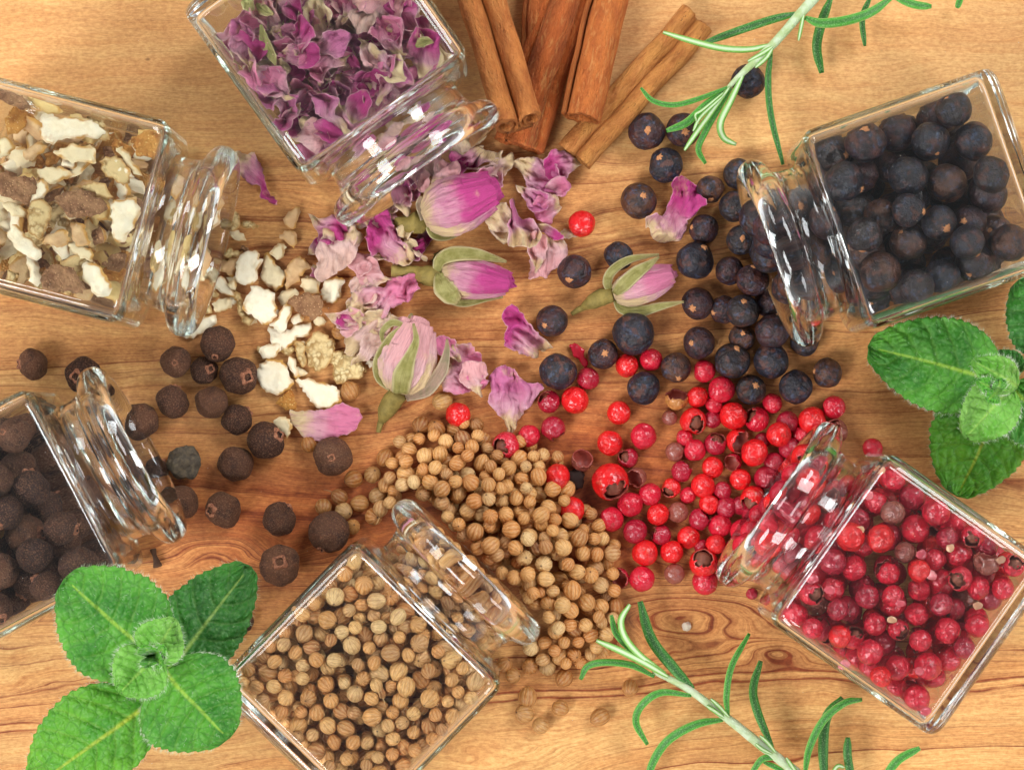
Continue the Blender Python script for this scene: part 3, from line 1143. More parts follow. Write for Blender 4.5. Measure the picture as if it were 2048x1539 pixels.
def peel(poly, c, z0, thick, seed, tint, rind, label, group, up='pith', tiltx=0.0, tilty=0.0, bend=0.0006, jar=None, step=0.00055, rot3=None, zc=None, top_mat=None):
    """A chunk of dried peel: a pith body with a rind skin on one face."""
    rnd = random.Random(seed)
    poly = resample(poly, step * 1.0, rnd, .55)
    v, f = fill_poly(poly, step, rnd)
    d = edge_dist(v, poly)
    R = thick * .30
    prof = np.sqrt(np.clip(1 - (1 - np.clip(d / R, 0, 1)) ** 2, 0, 1))
    sd = seed * 2.31
    th = rnd.uniform(0, 6.28)
    bx = v[:, 0] * math.cos(th) + v[:, 1] * math.sin(th)
    L = max(abs(bx).max(), 1e-4)
    n1 = np.array([nz(p[0] * 420 + sd, p[1] * 420, sd) for p in v])
    n2 = np.array([nz(p[0] * 1300 + sd, p[1] * 1300, sd + 7) for p in v])
    n3 = np.array([nz(p[0] * 420 + sd, p[1] * 420, sd + 40) for p in v])
    mid = bend * (bx / L) ** 2
    top = mid + thick * .5 * prof * (1 + .55 * n1 + .50 * n2 + .30 * np.array([nz(p[0] * 2600 + sd, p[1] * 2600, sd) for p in v]))
    bot = mid - thick * .5 * prof * (1 + .35 * n3)
    n = len(v)
    jit = 1 + .10 * n1[:, None] * np.exp(-d / .0006)[:, None]
    T = np.column_stack([v * jit, top])
    B = np.column_stack([v * jit, bot])
    if up != 'pith':          # rind uppermost: swap which face carries it
        T, B = B, T
        fT, fB = [q[::-1] for q in f], list(f)
    else:
        fT, fB = list(f), [q[::-1] for q in f]
    al = np.vstack([T, B])
    if rot3 is not None:
        al = al @ np.array(rot3.to_matrix()).T
    al[:, 2] += al[:, 0] * tiltx + al[:, 1] * tilty
    al[:, 2] += (z0 - al[:, 2].min()) if zc is None else zc
    loc = np.array((c[0], c[1], 0.0))
    if jar is not None:
        w = jar.local(al + loc)
        w[:, 0] = np.clip(w[:, 0], 0.0032, jar_x_max(w))
        w[:, 1] = np.clip(w[:, 1], -JW / 2 + .0018, JW / 2 - .0018)
        w[:, 2] = np.clip(w[:, 2], .0019, JW - .0018)
        al = jar.world(w) - loc
    al[:, 2] = np.maximum(al[:, 2], 0.0001)
    T, B = al[:n], al[n:]
    o = mesh_obj('citrus_peel', T, fT, top_mat or M_PITH, attrs={'edge': np.exp(-d / 0.0006)})
    r = mesh_obj('rind', B, fB, rind, o, attrs={'edge': np.exp(-d / 0.0006)})
    o.location = loc
    o.color = tint
    r.color = tint
    tag(o, label, 'peel', group)
    return o


def jar_x_max(w):
    return 0.0368


# ------------------------------------------------------------------ narrow leaves, stems
def frame_curve(pts):
    t = np.gradient(pts, axis=0)
    t /= np.linalg.norm(t, axis=1)[:, None] + 1e-12
    up = np.array((0, 0, 1.0))
    s = np.cross(up, t)
    s /= np.linalg.norm(s, axis=1)[:, None] + 1e-9
    n = np.cross(t, s)
    return t, s, n


def tube(name, pts, rad, mat, parent=None, sides=10, flat=1.0, n=28, noise_amp=0.0, groove=0.0, roll=0.0):
    """Tube through pts (metres); rad = list of radii along it; flat < 1 squashes it; groove sinks a line along the top."""
    c = smoothcurve(pts, n)
    rr = np.interp(np.linspace(0, 1, n), np.linspace(0, 1, len(rad)), rad)
    t, s, nn = frame_curve(c)
    V, F, UV = [], [], []
    for j in range(n):
        for i in range(sides + 1):
            th = 2 * math.pi * i / sides - math.pi / 2 * 1
            a = math.cos(th + math.pi * 0 + roll)
            b = math.sin(th + roll)
            h = b * flat
            if groove and b > 0:
                h -= groove * math.exp(-(a / .28) ** 2)
            k = 1 + noise_amp * nz(c[j][0] * 900, c[j][1] * 900, i * .7)
            V.append(c[j] + rr[j] * k * (a * s[j] + h * nn[j]))
            # 0.5 on the top middle, 0 and 1 underneath
            UV.append(((i / sides), j / (n - 1)))
    m = sides + 1
    for j in range(n - 1):
        for i in range(sides):
            F.append((j * m + i, j * m + i + 1, (j + 1) * m + i + 1, (j + 1) * m + i))
    V.append(c[0]); UV.append((.5, 0)); a0 = len(V) - 1
    V.append(c[-1]); UV.append((.5, 1)); a1 = len(V) - 1
    for i in range(sides):
        F.append((a0, i + 1, i))
        F.append((a1, (n - 1) * m + i, (n - 1) * m + i + 1))
    return mesh_obj(name, V, F, mat, parent, uv=UV)


def strap(name, pts, wid, mat, parent=None, n=22, cup=0.3, thick=0.00016, cross=13):
    """A flat leaf-like strap (sepal): wid = list of half widths along it."""
    c = smoothcurve(pts, n)
    w = np.interp(np.linspace(0, 1, n), np.linspace(0, 1, len(wid)), wid)
    t, s, nn = frame_curve(c)
    V, F, UV = [], [], []
    for j in range(n):
        for i in range(cross):
            u = i / (cross - 1) * 2 - 1
            V.append(c[j] + s[j] * u * w[j] - nn[j] * cup * w[j] * u * u + nn[j] * (.20 * w[j] * nz(j * .5, u * 2, c[j][0] * 900) - .18 * w[j] * math.exp(-(u / .25) ** 2)))
            UV.append((i / (cross - 1), j / (n - 1)))
    for j in range(n - 1):
        for i in range(cross - 1):
            F.append((j * cross + i, j * cross + i + 1, (j + 1) * cross + i + 1, (j + 1) * cross + i))
    o = mesh_obj(name, V, F, mat, parent, uv=UV)
    md = o.modifiers.new('thickness', 'SOLIDIFY')
    md.thickness = thick
    return o


def pts3(pp, zs):
    """Photograph points with heights (one, or a list spread along) -> metres."""
    zz = np.interp(np.linspace(0, 1, len(pp)), np.linspace(0, 1, len(zs)), zs) if hasattr(zs, '__len__') else [zs] * len(pp)
    return [tuple(P(x, y, z)) for (x, y), z in zip(pp, zz)]
# ------------------------------------------------------------------ loose allspice: px, py, radius, lift, where the calyx shows (dx, dy), label
SPICE = [
 (66, 728, 31, 0, (-.95, 0), 'brown allspice berry alone on bare wood above its jar'),
 (166, 750, 36, 0, (-.25, .1), 'allspice berry with open calyx half behind the jar lip'),
 (351, 723, 31, 0, (.05, .1), 'allspice berry with a square calyx facing up, left of the cluster'),
 (345, 803, 32, 0, None, 'allspice berry below the square calyx one, above the pale spotted one'),
 (281, 842, 36, 0, None, 'speckled allspice berry nearest right of the tilted jar lip'),
 (435, 687, 35, 12, (-.1, .8), 'allspice berry with a torn calyx just under a long white peel chip'),
 (408, 740, 27, 0, (.6, -.1), 'small dark allspice berry wedged inside the cluster'),
 (477, 751, 38, 0, (.55, .1), 'large allspice berry touching white peel, calyx to the right'),
 (424, 804, 33, 8, None, 'split allspice berry at the foot of the cluster'),
 (474, 838, 31, 0, None, 'round dark allspice berry below the split one'),
 (531, 880, 37, 0, (.8, -.3), 'big allspice berry beside a white three-cornered peel chip'),
 (471, 927, 35, 0, None, 'pale brown allspice berry below the big one by the peel chip'),
 (665, 913, 39, 0, (0, .05), 'smooth allspice berry under the veined flat petal'),
 (314, 939, 24, 0, None, 'small smooth reddish allspice berry by the grey shrivelled one'),
 (362, 1004, 35, 0, None, 'coarse speckled allspice berry right of the jar mouth'),
 (447, 1020, 35, 0, (-.7, 0), 'allspice berry with a small pit on its left side'),
 (559, 1037, 33, 0, None, 'light brown grainy allspice berry alone above the black one'),
 (659, 1064, 41, 0, (-.4, .85), 'largest dark allspice berry touching the coriander jar'),
 (560, 1131, 40, 0, (.05, -.25), 'black allspice berry with a round ring on top'),
 (486, 1243, 22, 0, None, 'dark allspice berry peeping out behind the dark mint leaf'),
]
G_ALL = 'loose allspice berries on the board'
for i, (x, y, r, lift, sc, lab) in enumerate(SPICE):
    rnd = random.Random(i + 5)
    z = (r * .97 + lift) * U
    if sc:
        d = (sc[0], -sc[1], math.sqrt(max(.02, 1 - sc[0] ** 2 - sc[1] ** 2)))
    else:
        a = rnd.uniform(0, 6.28)
        d = (math.cos(a), math.sin(a), rnd.uniform(-.9, -.2))
    var = 2 if lab.startswith('smooth') else (0 if x == 560 and y == 1131 else i % 6)
    put(PA[var], P(x, y, z), r * U, point_up(d, rnd), lab, 'allspice berry', G_ALL)
# the grey shrivelled one
v = lumpy(ICO4[0], 91, .30, 1.6, .12, 3.4, .85)
v = dent(v, (.3, .8, .5), .35, .10)
sh = mesh_obj('allspice_berry', v * 33 * U, ICO4[1], mat_plain('grey_husk', srgb(74, 66, 58), srgb(112, 98, 78), 900, 0.85, 0.8, 0.0006))
sh.location = P(368, 924, 26 * U)
tag(sh, 'grey black shrivelled allspice berry with a lobed outline', 'allspice berry', G_ALL)
tw = tube('twig', pts3([(306, 1098), (310, 1112), (316, 1132)], [.0008, .0012, .0008]), [6.5 * U, 5 * U, 9 * U], M_TWIG, None, 8, 1.0, 12, .25)
tag(tw, 'short dark twig lying below the allspice jar lip', 'twig')

# ------------------------------------------------------------------ loose juniper: px, py, radius, lift, scar (dx, dy), tone, label
TONE_J = {'b': srgb(28, 31, 42), 'n': srgb(84, 52, 36), 'p': srgb(62, 34, 36), 'k': srgb(44, 37, 36)}
BERRIES = [
 (1496, 163, 34, 0, None, 'b', 'blue black juniper berry under the upper rosemary stem'),
 (1294, 263, 37, 0, (.0, .0), 'p', 'juniper berry with a tan scar beside the thin cinnamon stick'),
 (1366, 260, 34, 0, (.1, .2), 'p', 'juniper berry half under the rosemary tip leaves'),
 (1331, 330, 35, 0, (-.4, -.4), 'b', 'smooth black juniper berry with a pale dot below the rosemary tip'),
 (1277, 402, 36, 0, (.25, -.25), 'n', 'brown juniper berry with a pale star left of a purple petal'),
 (1421, 379, 28, 0, (0, .8), 'n', 'pointed brown juniper berry right of the purple petal'),
 (1478, 348, 31, 0, None, 'k', 'juniper berry peeking over the upper rim of the juniper jar'),
 (1468, 413, 31, 0, None, 'k', 'juniper berry touching the rim of the juniper jar'),
 (1408, 458, 30, 0, (-.9, -.1), 'p', 'juniper berry with a side bump beneath the purple petal'),
 (1483, 480, 30, 0, (0, -.1), 'k', 'grey brown juniper berry with an upright star scar by the jar mouth'),
 (1533, 497, 36, 0, None, 'b', 'wrinkled juniper berry half behind the jar rim'),
 (1391, 520, 39, 0, (.45, -.65), 'b', 'large blue juniper berry at the tip of the small rosebud'),
 (1459, 541, 29, 0, None, 'p', 'hollow juniper berry with a dark hole'),
 (1506, 560, 33, 22, (0, -.85), 'p', 'juniper berry resting on others with a raised tip, nearest the jar mouth'),
 (1395, 607, 32, 0, (-.4, .35), 'p', 'juniper berry pointed at by a long green sepal'),
 (1447, 619, 29, 0, (-.8, .25), 'p', 'juniper berry tucked left under the one with a crown'),
 (1486, 622, 33, 24, (0, -.6), 'k', 'juniper berry with a tall orange crown on top of the heap'),
 (1534, 606, 28, 0, None, 'p', 'dark red juniper berry low in the heap'),
 (1544, 662, 34, 18, None, 'p', 'purple wrinkled juniper berry leaning on the heap'),
 (1484, 674, 27, 0, (0, -.3), 'n', 'small brown juniper berry below the crowned one'),
 (1398, 685, 32, 0, (-.55, .05), 'p', 'juniper berry with a round eye above a red peppercorn'),
 (1465, 721, 36, 0, (.2, -.75), 'k', 'wide juniper berry, left one of two side by side below the heap'),
 (1542, 721, 36, 0, None, 'b', 'creased juniper berry, right one of two side by side below the heap'),
 (1609, 684, 28, 0, None, 'k', 'juniper berry almost hidden behind the lower end of the jar rim'),
 (1655, 745, 30, 0, (-.95, -.1), 'n', 'brown juniper berry farthest right below the jar'),
 (1591, 773, 34, 0, None, 'b', 'blue bloomed juniper berry between the heap and the farthest right one'),
 (1502, 779, 30, 0, (.25, -.3), 'k', 'juniper berry with a star scar right above the peppercorns'),
 (1352, 735, 31, 0, (.15, .75), 'n', 'dull grey brown juniper berry among red peppercorns'),
 (1287, 776, 33, 0, None, 'b', 'juniper berry with a deep bent crease below two red peppercorns'),
 (1117, 742, 38, 0, None, 'b', 'large blue and rust mottled juniper berry by the pale petal'),
 (1206, 708, 30, 0, (.1, -.05), 'p', 'juniper berry with a pale orange star left of the biggest one'),
 (1267, 667, 42, 0, None, 'b', 'biggest smooth black juniper berry below the small rosebud'),
 (1104, 642, 32, 0, (-.5, .3), 'p', 'juniper berry with an orange eye at the end of a twisted petal'),
 (1149, 543, 34, 0, (-.4, .55), 'p', 'brown black juniper berry beside the crumpled pink petals'),
 (1237, 512, 30, 0, None, 'b', 'dark blue juniper berry half under the small rosebud'),
]
G_JUN = 'loose juniper berries on the board'
for i, (x, y, r, lift, sc, tone, lab) in enumerate(BERRIES):
    rnd = random.Random(i + 50)
    z = (r * .97 + lift) * U
    if sc:
        d = (sc[0], -sc[1], math.sqrt(max(.02, 1 - sc[0] ** 2 - sc[1] ** 2)))
        var = (0, 3, 5, 6)[i % 4]
    else:
        a = rnd.uniform(0, 6.28)
        d = (math.cos(a), math.sin(a), rnd.uniform(.25, .5) if i % 3 == 0 else rnd.uniform(-.9, -.3))
        var = (1, 4, 2, 4, 6)[i % 5]
        if var in (1, 4):
            a = rnd.uniform(0, 6.28)
            d = (.45 * math.cos(a), .45 * math.sin(a), 1)
    o = put(PJ[var], P(x, y, z), r * U, point_up(d, rnd), lab, 'juniper berry', G_JUN, TONE_J[tone])
    if not sc and var in (1, 4):          # these show the creased end: the scar is underneath
        for c in o.children:
            c.rotation_euler = (math.pi, 0, 0)

# ------------------------------------------------------------------ loose red peppercorns: px, py, radius, lift, variant, tone, label (or zone)
TP = {'r': srgb(226, 30, 32), 'c': srgb(208, 30, 52), 'd': srgb(172, 28, 50), 'b': srgb(150, 84, 70), 'a': srgb(196, 132, 70)}
PEPPER = [
 (1164, 447, 26, 0, 0, 'r', 'bright red peppercorn alone beside the crumpled pink petals'),
 (916, 829, 24, 0, 2, 'r', 'bright red peppercorn above the coriander heap, nearest the big rosebud'),
 (1254, 731, 23, 0, 2, 'r', 'bright red peppercorn under the biggest juniper berry'),
 (1302, 719, 22, 0, 1, 'c', 'dark red dented peppercorn beside the biggest juniper berry'),
 (1176, 757, 22, 0, 3, 'd', 'crimson peppercorn touching the rust mottled juniper berry'),
 (1150, 800, 27, 0, 4, 'r', 'large dented red peppercorn below the rust mottled juniper berry'),
 (1098, 803, 22, 0, 5, 'd', 'peppercorn with a tan window beside the pale petal tip'),
 (1238, 825, 23, 0, 0, 'r', 'bright red peppercorn with a round tan scar, alone on the wood'),
 (1106, 857, 24, 0, 7, 'd', 'split dark red peppercorn above the coriander heap'),
 (1058, 871, 22, 0, 4, 'c', 'red peppercorn between the split one and the coriander heap'),
 (1012, 890, 26, 14, 6, 'c', 'cracked red peppercorn lying on top of the coriander heap edge'),
 (1115, 953, 25, 22, 2, 'r', 'red peppercorn sitting on the right edge of the coriander heap'),
 (1164, 920, 22, 0, 8, 'b', 'empty brown peppercorn husk right of the coriander heap'),
 (1145, 1018, 24, 14, 0, 'r', 'red peppercorn resting against the coriander heap, below the husk'),
 (1220, 885, 25, 0, 2, 'r', 'glossy red peppercorn above the largest split one'),
 (1287, 872, 26, 0, 4, 'c', 'wrinkled crimson peppercorn with a peeling patch'),
 (1256, 915, 20, 0, 5, 'd', 'small split peppercorn right above the largest one'),
 (1221, 963, 36, 0, 6, 'r', 'largest red peppercorn, split across its front'),
 (1273, 955, 20, 0, 8, 'b', 'pinkish brown peppercorn husk right of the largest one'),
 (1300, 988, 22, 0, 0, 'c', None), (1261, 1008, 25, 0, 2, 'c', None), (1223, 1038, 24, 0, 1, 'c', None),
 (1270, 1062, 24, 0, 4, 'd', None), (1316, 1028, 22, 0, 4, 'r', None), (1356, 1024, 20, 0, 3, 'b', None),
 (1342, 975, 19, 0, 5, 'r', None), (1364, 942, 21, 0, 7, 'd', None), (1350, 903, 19, 0, 1, 'b', None),
 (1390, 900, 22, 0, 2, 'c', None), (1431, 887, 22, 0, 6, 'd', None), (1425, 934, 21, 0, 0, 'r', None),
 (1406, 971, 24, 0, 4, 'r', None), (1452, 1014, 21, 0, 2, 'd', None), (1400, 1038, 22, 0, 5, 'd', None),
 (1440, 1051, 23, 0, 4, 'c', None), (1377, 1074, 22, 0, 3, 'r', None), (1322, 1069, 20, 0, 7, 'd', None),
 (1290, 1105, 25, 0, 0, 'r', None), (1344, 1103, 23, 0, 2, 'r', None), (1431, 1088, 20, 14, 4, 'r', None),
 (1469, 1098, 21, 10, 8, 'd', None), (1407, 1125, 28, 8, 6, 'r', None),
 (1284, 1157, 25, 0, 1, 'c', 'crimson peppercorn below the scatter beside a thin red skin'),
 (1237, 1156, 21, 0, 9, 'd', 'thin dark red peppercorn skin at the edge of the coriander heap'),
 (1349, 1147, 20, 0, 3, 'b', 'dull brown red peppercorn below the scatter'),
 (1410, 1163, 25, 0, 0, 'c', 'lowest crimson peppercorn of the scatter, with a brown scar'),
 (1453, 1135, 20, 0, 5, 'c', None), (1402, 1092, 15, 0, 2, 'd', None), (1486, 1063, 25, 12, 7, 'c', None),
 (1507, 998, 26, 10, 6, 'r', None), (1505, 1030, 22, 0, 2, 'd', None), (1536, 1050, 22, 0, 2, 'r', None),
 (1480, 958, 21, 0, 0, 'r', None), (1533, 956, 25, 0, 4, 'd', None), (1509, 905, 27, 10, 2, 'r', None),
 (1466, 924, 18, 0, 8, 'd', None), (1477, 881, 24, 0, 8, 'r', None), (1387, 842, 26, 0, 5, 'r', None),
 (1353, 796, 23, 0, 8, 'a', 'hollow amber peppercorn husk beside the creased juniper berry'),
 (1339, 835, 15, 0, 3, 'b', 'tiny dry brown peppercorn below the amber husk'),
 (1395, 793, 21, 0, 2, 'r', None),
 (1408, 742, 22, 0, 3, 'c', 'red peppercorn wedged among three juniper berries'),
 (1443, 779, 26, 0, 0, 'c', None), (1467, 831, 27, 0, 4, 'r', None), (1514, 838, 24, 0, 5, 'c', None),
 (1545, 806, 20, 0, 2, 'c', None), (1575, 844, 22, 0, 3, 'd', None), (1558, 868, 24, 16, 0, 'r', None),
 (1625, 840, 27, 0, 0, 'r', 'large bright peppercorn above the jar lip'),
 (1668, 814, 23, 0, 4, 'c', 'peppercorn with a fold, topmost right of the scatter'),
 (1671, 862, 24, 0, 5, 'b', 'pale topped peppercorn just above the peppercorn jar lip'),
 (1579, 896, 22, 0, 2, 'd', None), (1548, 925, 20, 0, 3, 'd', None), (1590, 932, 24, 8, 2, 'r', None),
 (1620, 907, 18, 0, 2, 'c', None), (1571, 968, 19, 0, 5, 'd', None), (1556, 992, 17, 8, 9, 'c', None),
 (1525, 880, 16, 0, 1, 'd', None), (1545, 1010, 21, 0, 2, 'd', None), (1480, 1010, 18, 0, 2, 'd', None),
 (1745, 896, 20, 0, 4, 'c', 'crimson peppercorn alone between the peppercorn jar and the mint leaf'),
 (1504, 1187, 12, 0, 2, 'd', 'small red peppercorn under the lower end of the jar lip'),
]
TW = {'r': 'bright red', 'c': 'crimson', 'd': 'dark red', 'b': 'brownish', 'a': 'amber'}
G_PEP = 'red peppercorns spilled from their jar'
for i, (x, y, r, lift, var, tone, lab) in enumerate(PEPPER):
    rnd = random.Random(i + 150)
    z = (r * .95 + lift) * U
    a = rnd.uniform(0, 6.28)
    t = rnd.uniform(.15, .75)
    d = (t * math.cos(a), t * math.sin(a), 1)
    if var in (2, 4):
        d = (math.cos(a), math.sin(a), rnd.uniform(-1, 1))
    if lab is None:
        kind = 'whole' if var < 5 else ('split' if var < 8 else 'hollow')
        if y < 875:
            zone = 'next to the juniper berries'
        elif x > 1495:
            zone = 'close to the jar mouth'
        elif y > 1045:
            zone = 'at the lower edge of the scatter'
        elif x < 1375:
            zone = 'at the left edge of the scatter'
        else:
            zone = 'in the middle of the scatter'
        lab = f'{TW[tone]} {kind} peppercorn {zone}'
    if var in (5, 6) and i % 2 and r < 26 and not lab.startswith(('split', 'small split')) and ' split ' not in lab and 'window' not in lab and 'pale topped' not in lab:
        var = 3
    put(PP[var], P(x, y, z), r * 1.04 * U, point_up(d, rnd), lab, 'peppercorn', G_PEP, TP[tone])

# more of them lie low between the ones above, close to the jar mouth
PEP_ZONE = np.array([(1385, 800), (1470, 800), (1590, 860), (1650, 880), (1600, 960), (1545, 1060), (1480, 1130), (1400, 1130), (1310, 1080), (1290, 1010), (1340, 930)], float)
_w = np.array([tuple(P(x, y, (r * .95 + l) * U)) for x, y, r, l, *_ in PEPPER])
_r = np.array([p[2] * U for p in PEPPER])
_rnd = random.Random(616)
_n = 0
for _ in range(5000):
    if _n >= 56:
        break
    x, y, r = _rnd.uniform(1290, 1650), _rnd.uniform(800, 1130), _rnd.uniform(17, 22)
    a_, b_ = PEP_ZONE, np.roll(PEP_ZONE, -1, 0)
    cr_ = ((a_[:, 1] > y) != (b_[:, 1] > y))
    if ((b_[cr_, 0] - a_[cr_, 0]) * (y - a_[cr_, 1]) / (b_[cr_, 1] - a_[cr_, 1]) + a_[cr_, 0] > x).sum() % 2 == 0:
        continue
    p = np.array(P(x, y, r * U))
    if (np.linalg.norm(_w - p, axis=1) < (_r + r * U) * .80).any():
        continue
    _w, _r = np.vstack([_w, p]), np.append(_r, r * U)
    tone = _rnd.choice('rcccdd')
    zone = 'toward the juniper berries' if y < 880 else ('toward the jar mouth' if x > 1480 else ('toward the coriander' if x < 1370 else 'at the middle of the scatter'))
    put(PP[_rnd.choice((1, 2, 3, 4, 5))], p, r * U, rand_rot(_rnd), f'small {TW[tone]} peppercorn lying low between others, {zone}', 'peppercorn', G_PEP, TP[tone])
    _n += 1

flk = []
for (poly, z0, s) in (([(1136, 690), (1148, 686), (1160, 692), (1170, 700), (1166, 712), (1176, 722), (1174, 736), (1164, 732), (1158, 718), (1146, 712), (1144, 700)], .0006, 3),
                      ([(1326, 1092), (1332, 1090), (1345, 1093), (1343, 1098), (1330, 1098)], .0004, 4)):
    q, c = outline_world(poly, .0008)
    rnd = random.Random(s)
    pl = resample(q, .0004, rnd, .3)
    v, f = fill_poly(pl, .0004, rnd)
    vv = np.column_stack([v, [z0 + .0004 + .0004 * nz(a * 500, b * 500, s) for a, b in v]])
    o = mesh_obj('pepper_skin_flake', vv, f, M_PEP)
    o.location = (c[0], c[1], 0)
    o.color = TP['c']
    md = o.modifiers.new('thickness', 'SOLIDIFY')
    md.thickness = .0001
    tag(o, 'thin red pepper skin flake left of a star scarred juniper berry' if s == 3 else 'tiny red pepper skin flake in the lower scatter', 'flake')
# dark broken crumb right of the coriander heap
v = lumpy(ICO3[0], 77, .35, 1.7, .15, 3.6, .7)
o = mesh_obj('husk_crumb', v * 21 * U, ICO3[1], M_DARK)
o.location = P(1150, 956, 14 * U)
tag(o, 'black broken husk crumb beside the right edge of the coriander heap', 'crumb')
v = lumpy(ICO3[0], 78, .35, 1.7, .15, 3.6, .6)
o = mesh_obj('peel_crumb', v * 9 * U, ICO3[1], M_CHIP)
o.location = P(1373, 1252, 5 * U)
tag(o, 'tiny white crumb on bare wood above the lower rosemary sprig', 'crumb')


# ------------------------------------------------------------------ piles: each round thing is dropped where it lies lowest
def deposit(rnd, tries, sample, radius, floor, accept, k, P0=None, R0=None, maxn=4000):
    Pn = np.zeros((maxn, 3)); Rn = np.zeros(maxn)
    n = 0
    if P0 is not None:
        n = len(P0)
        Pn[:n], Rn[:n] = P0, R0
    n0 = n
    for _ in range(tries):
        if n >= maxn:
            break
        r = radius(rnd)
        best = None
        for _k in range(k):
            c = sample(rnd, r)
            if c is None:
                continue
            x, y = c
            z = floor(x, y, r)
            if z is None:
                continue
            if n:
                dx = Pn[:n, 0] - x
                dy = Pn[:n, 1] - y
                s = Rn[:n] + r
                d2 = dx * dx + dy * dy
                m = d2 < s * s
                if m.any():
                    z = max(z, (Pn[:n, 2][m] + np.sqrt(s[m] ** 2 - d2[m])).max())
            if best is None or z < best[2]:
                best = (x, y, z)
        if best and accept(best, r):
            Pn[n] = best
            Rn[n] = r
            n += 1
    return Pn[n0:n].copy(), Rn[n0:n].copy()


def jar_fill(seed, radius, top, k, tries, x0=0.0030, neck=True, xmin=None):
    """Fill the inside of a jar (its own axes) up to top(x, y)."""
    rnd = random.Random(seed)
    b = JW / 2 - 0.00155
    rn = 0.0132
    lo = x0 if xmin is None else xmin

    def sample(r_, r):
        if neck and r_.random() < .16:
            x = r_.uniform(.0366, .0490)
            w = rn - r
            return x, r_.uniform(-w, w)
        x, y = r_.uniform(lo + r, .0372 - r), r_.uniform(-b + r, b - r)
        q = r_.random()
        if q < .30:
            y = (b - r) * (1 if q < .15 else -1)
        elif q < .40:
            x = lo + r
        return x, y

    def floor(x, y, r):
        if x > .0362:
            q = (rn - r) ** 2 - y * y
            return None if q <= 0 else JW / 2 - math.sqrt(q)
        z = .0016 + r
        e_ = b - r - abs(y)
        if e_ < .0012:
            z += .0012 - math.sqrt(max(.0012 ** 2 - (.0012 - e_) ** 2, 0))
        return z

    def accept(c, r):
        t = top(c[0], c[1])
        if c[0] > .0362:
            q = (rn - r) ** 2 - c[1] ** 2
            t = min(t, JW / 2 + math.sqrt(max(q, 0)) + r)
        return c[2] + r < t
    return deposit(rnd, tries, sample, radius, floor, accept, k)


CEIL = JW - 0.0016
b_in = JW / 2 - .00155
# allspice in its jar (only the part of the jar the picture holds)
Q, R = jar_fill(3, lambda q: q.uniform(.0031, .0039), lambda x, y: CEIL - (.009 if x > .031 else 0) - max(0, y) * .20, 18, 700, xmin=.006, neck=False)
for i in range(len(Q)):
    rnd = random.Random(i + 700)
    w = J_ALL.world(Q[i])
    if w[0] < -.112:
        continue
    topish = Q[i][2] > .027
    p = to_px(w)
    where = 'under the upper wall' if topish else 'deep down'
    end = 'near the shoulder' if Q[i][0] > .026 else ('near the frame edge' if p[0] < 40 else 'in the middle')
    put(PA[i % 6], w, R[i], rand_rot(rnd), f'brown allspice berry {where} of its jar, {end}', 'allspice berry', 'allspice berries inside the jar')

# juniper in its jar: the upper side of the jar stays clear
Q, R = jar_fill(8, lambda q: q.uniform(.0033, .0040), lambda x, y: CEIL - max(0, -y - .004) * .16 - (.004 if x > .034 else 0), 24, 2200)
for i in range(len(Q)):
    rnd = random.Random(i + 800)
    w = J_JUN.world(Q[i])
    topish = Q[i][2] > .026
    end = 'near the shoulder' if Q[i][0] > .027 else ('by the thick base' if Q[i][0] < .013 else 'in the middle')
    where = 'against the upper wall' if topish else 'low down'
    put(PJ[i % 7], w, R[i], rand_rot(rnd), f'dark juniper berry {where} of the juniper jar, {end}', 'juniper berry', 'juniper berries inside the jar',
        list(TONE_J.values())[rnd.choice((0, 1, 2, 3, 0, 2, 3))])
# one amber seed at the lower wall of the juniper jar
o = put(PP[1], J_JUN.world((.0200, .0150, CEIL - .0075)), .0021, rand_rot(random.Random(4)), 'orange brown wrinkled seed by the lower wall of the juniper jar', 'seed', None, TP['a'])

# peppercorns in their jar; the middle of the pile, which nothing shows, stays empty
Q, R = jar_fill(12, lambda q: q.uniform(.0021, .0028), lambda x, y: CEIL - (.003 if x > .0345 else 0), 22, 3600)
n_in = 0
for i in range(len(Q)):
    x, y, z = Q[i]
    core = min(x - .005, .0366 - x, b_in - abs(y)) > .0072 and z < CEIL - .0150
    if core or (z < .010 and min(x - .005, .0366 - x, b_in - abs(y)) > .003):
        continue
    rnd = random.Random(i + 900)
    tone = rnd.choice('rrrrccccccccddb') if i % 2 else rnd.choice('rcccd')
    var = rnd.choice((0, 1, 2, 2, 3, 3, 4, 4, 4, 5, 7, 8))
    kind = 'whole' if var < 5 else ('split' if var < 8 else 'hollow')
    if x > .0366:
        end = 'in the neck'
    elif z > CEIL - .0075:
        end = 'under the upper glass near the ' + ('shoulder' if x > .026 else ('thick base' if x < .014 else 'middle'))
    else:
        end = 'along the side walls'
    put(PP[var], J_PIN.world(Q[i]), R[i], rand_rot(rnd), f'{TW[tone]} {kind} peppercorn in its jar, {end}', 'peppercorn', 'red peppercorns inside the jar', TP[tone])
    n_in += 1

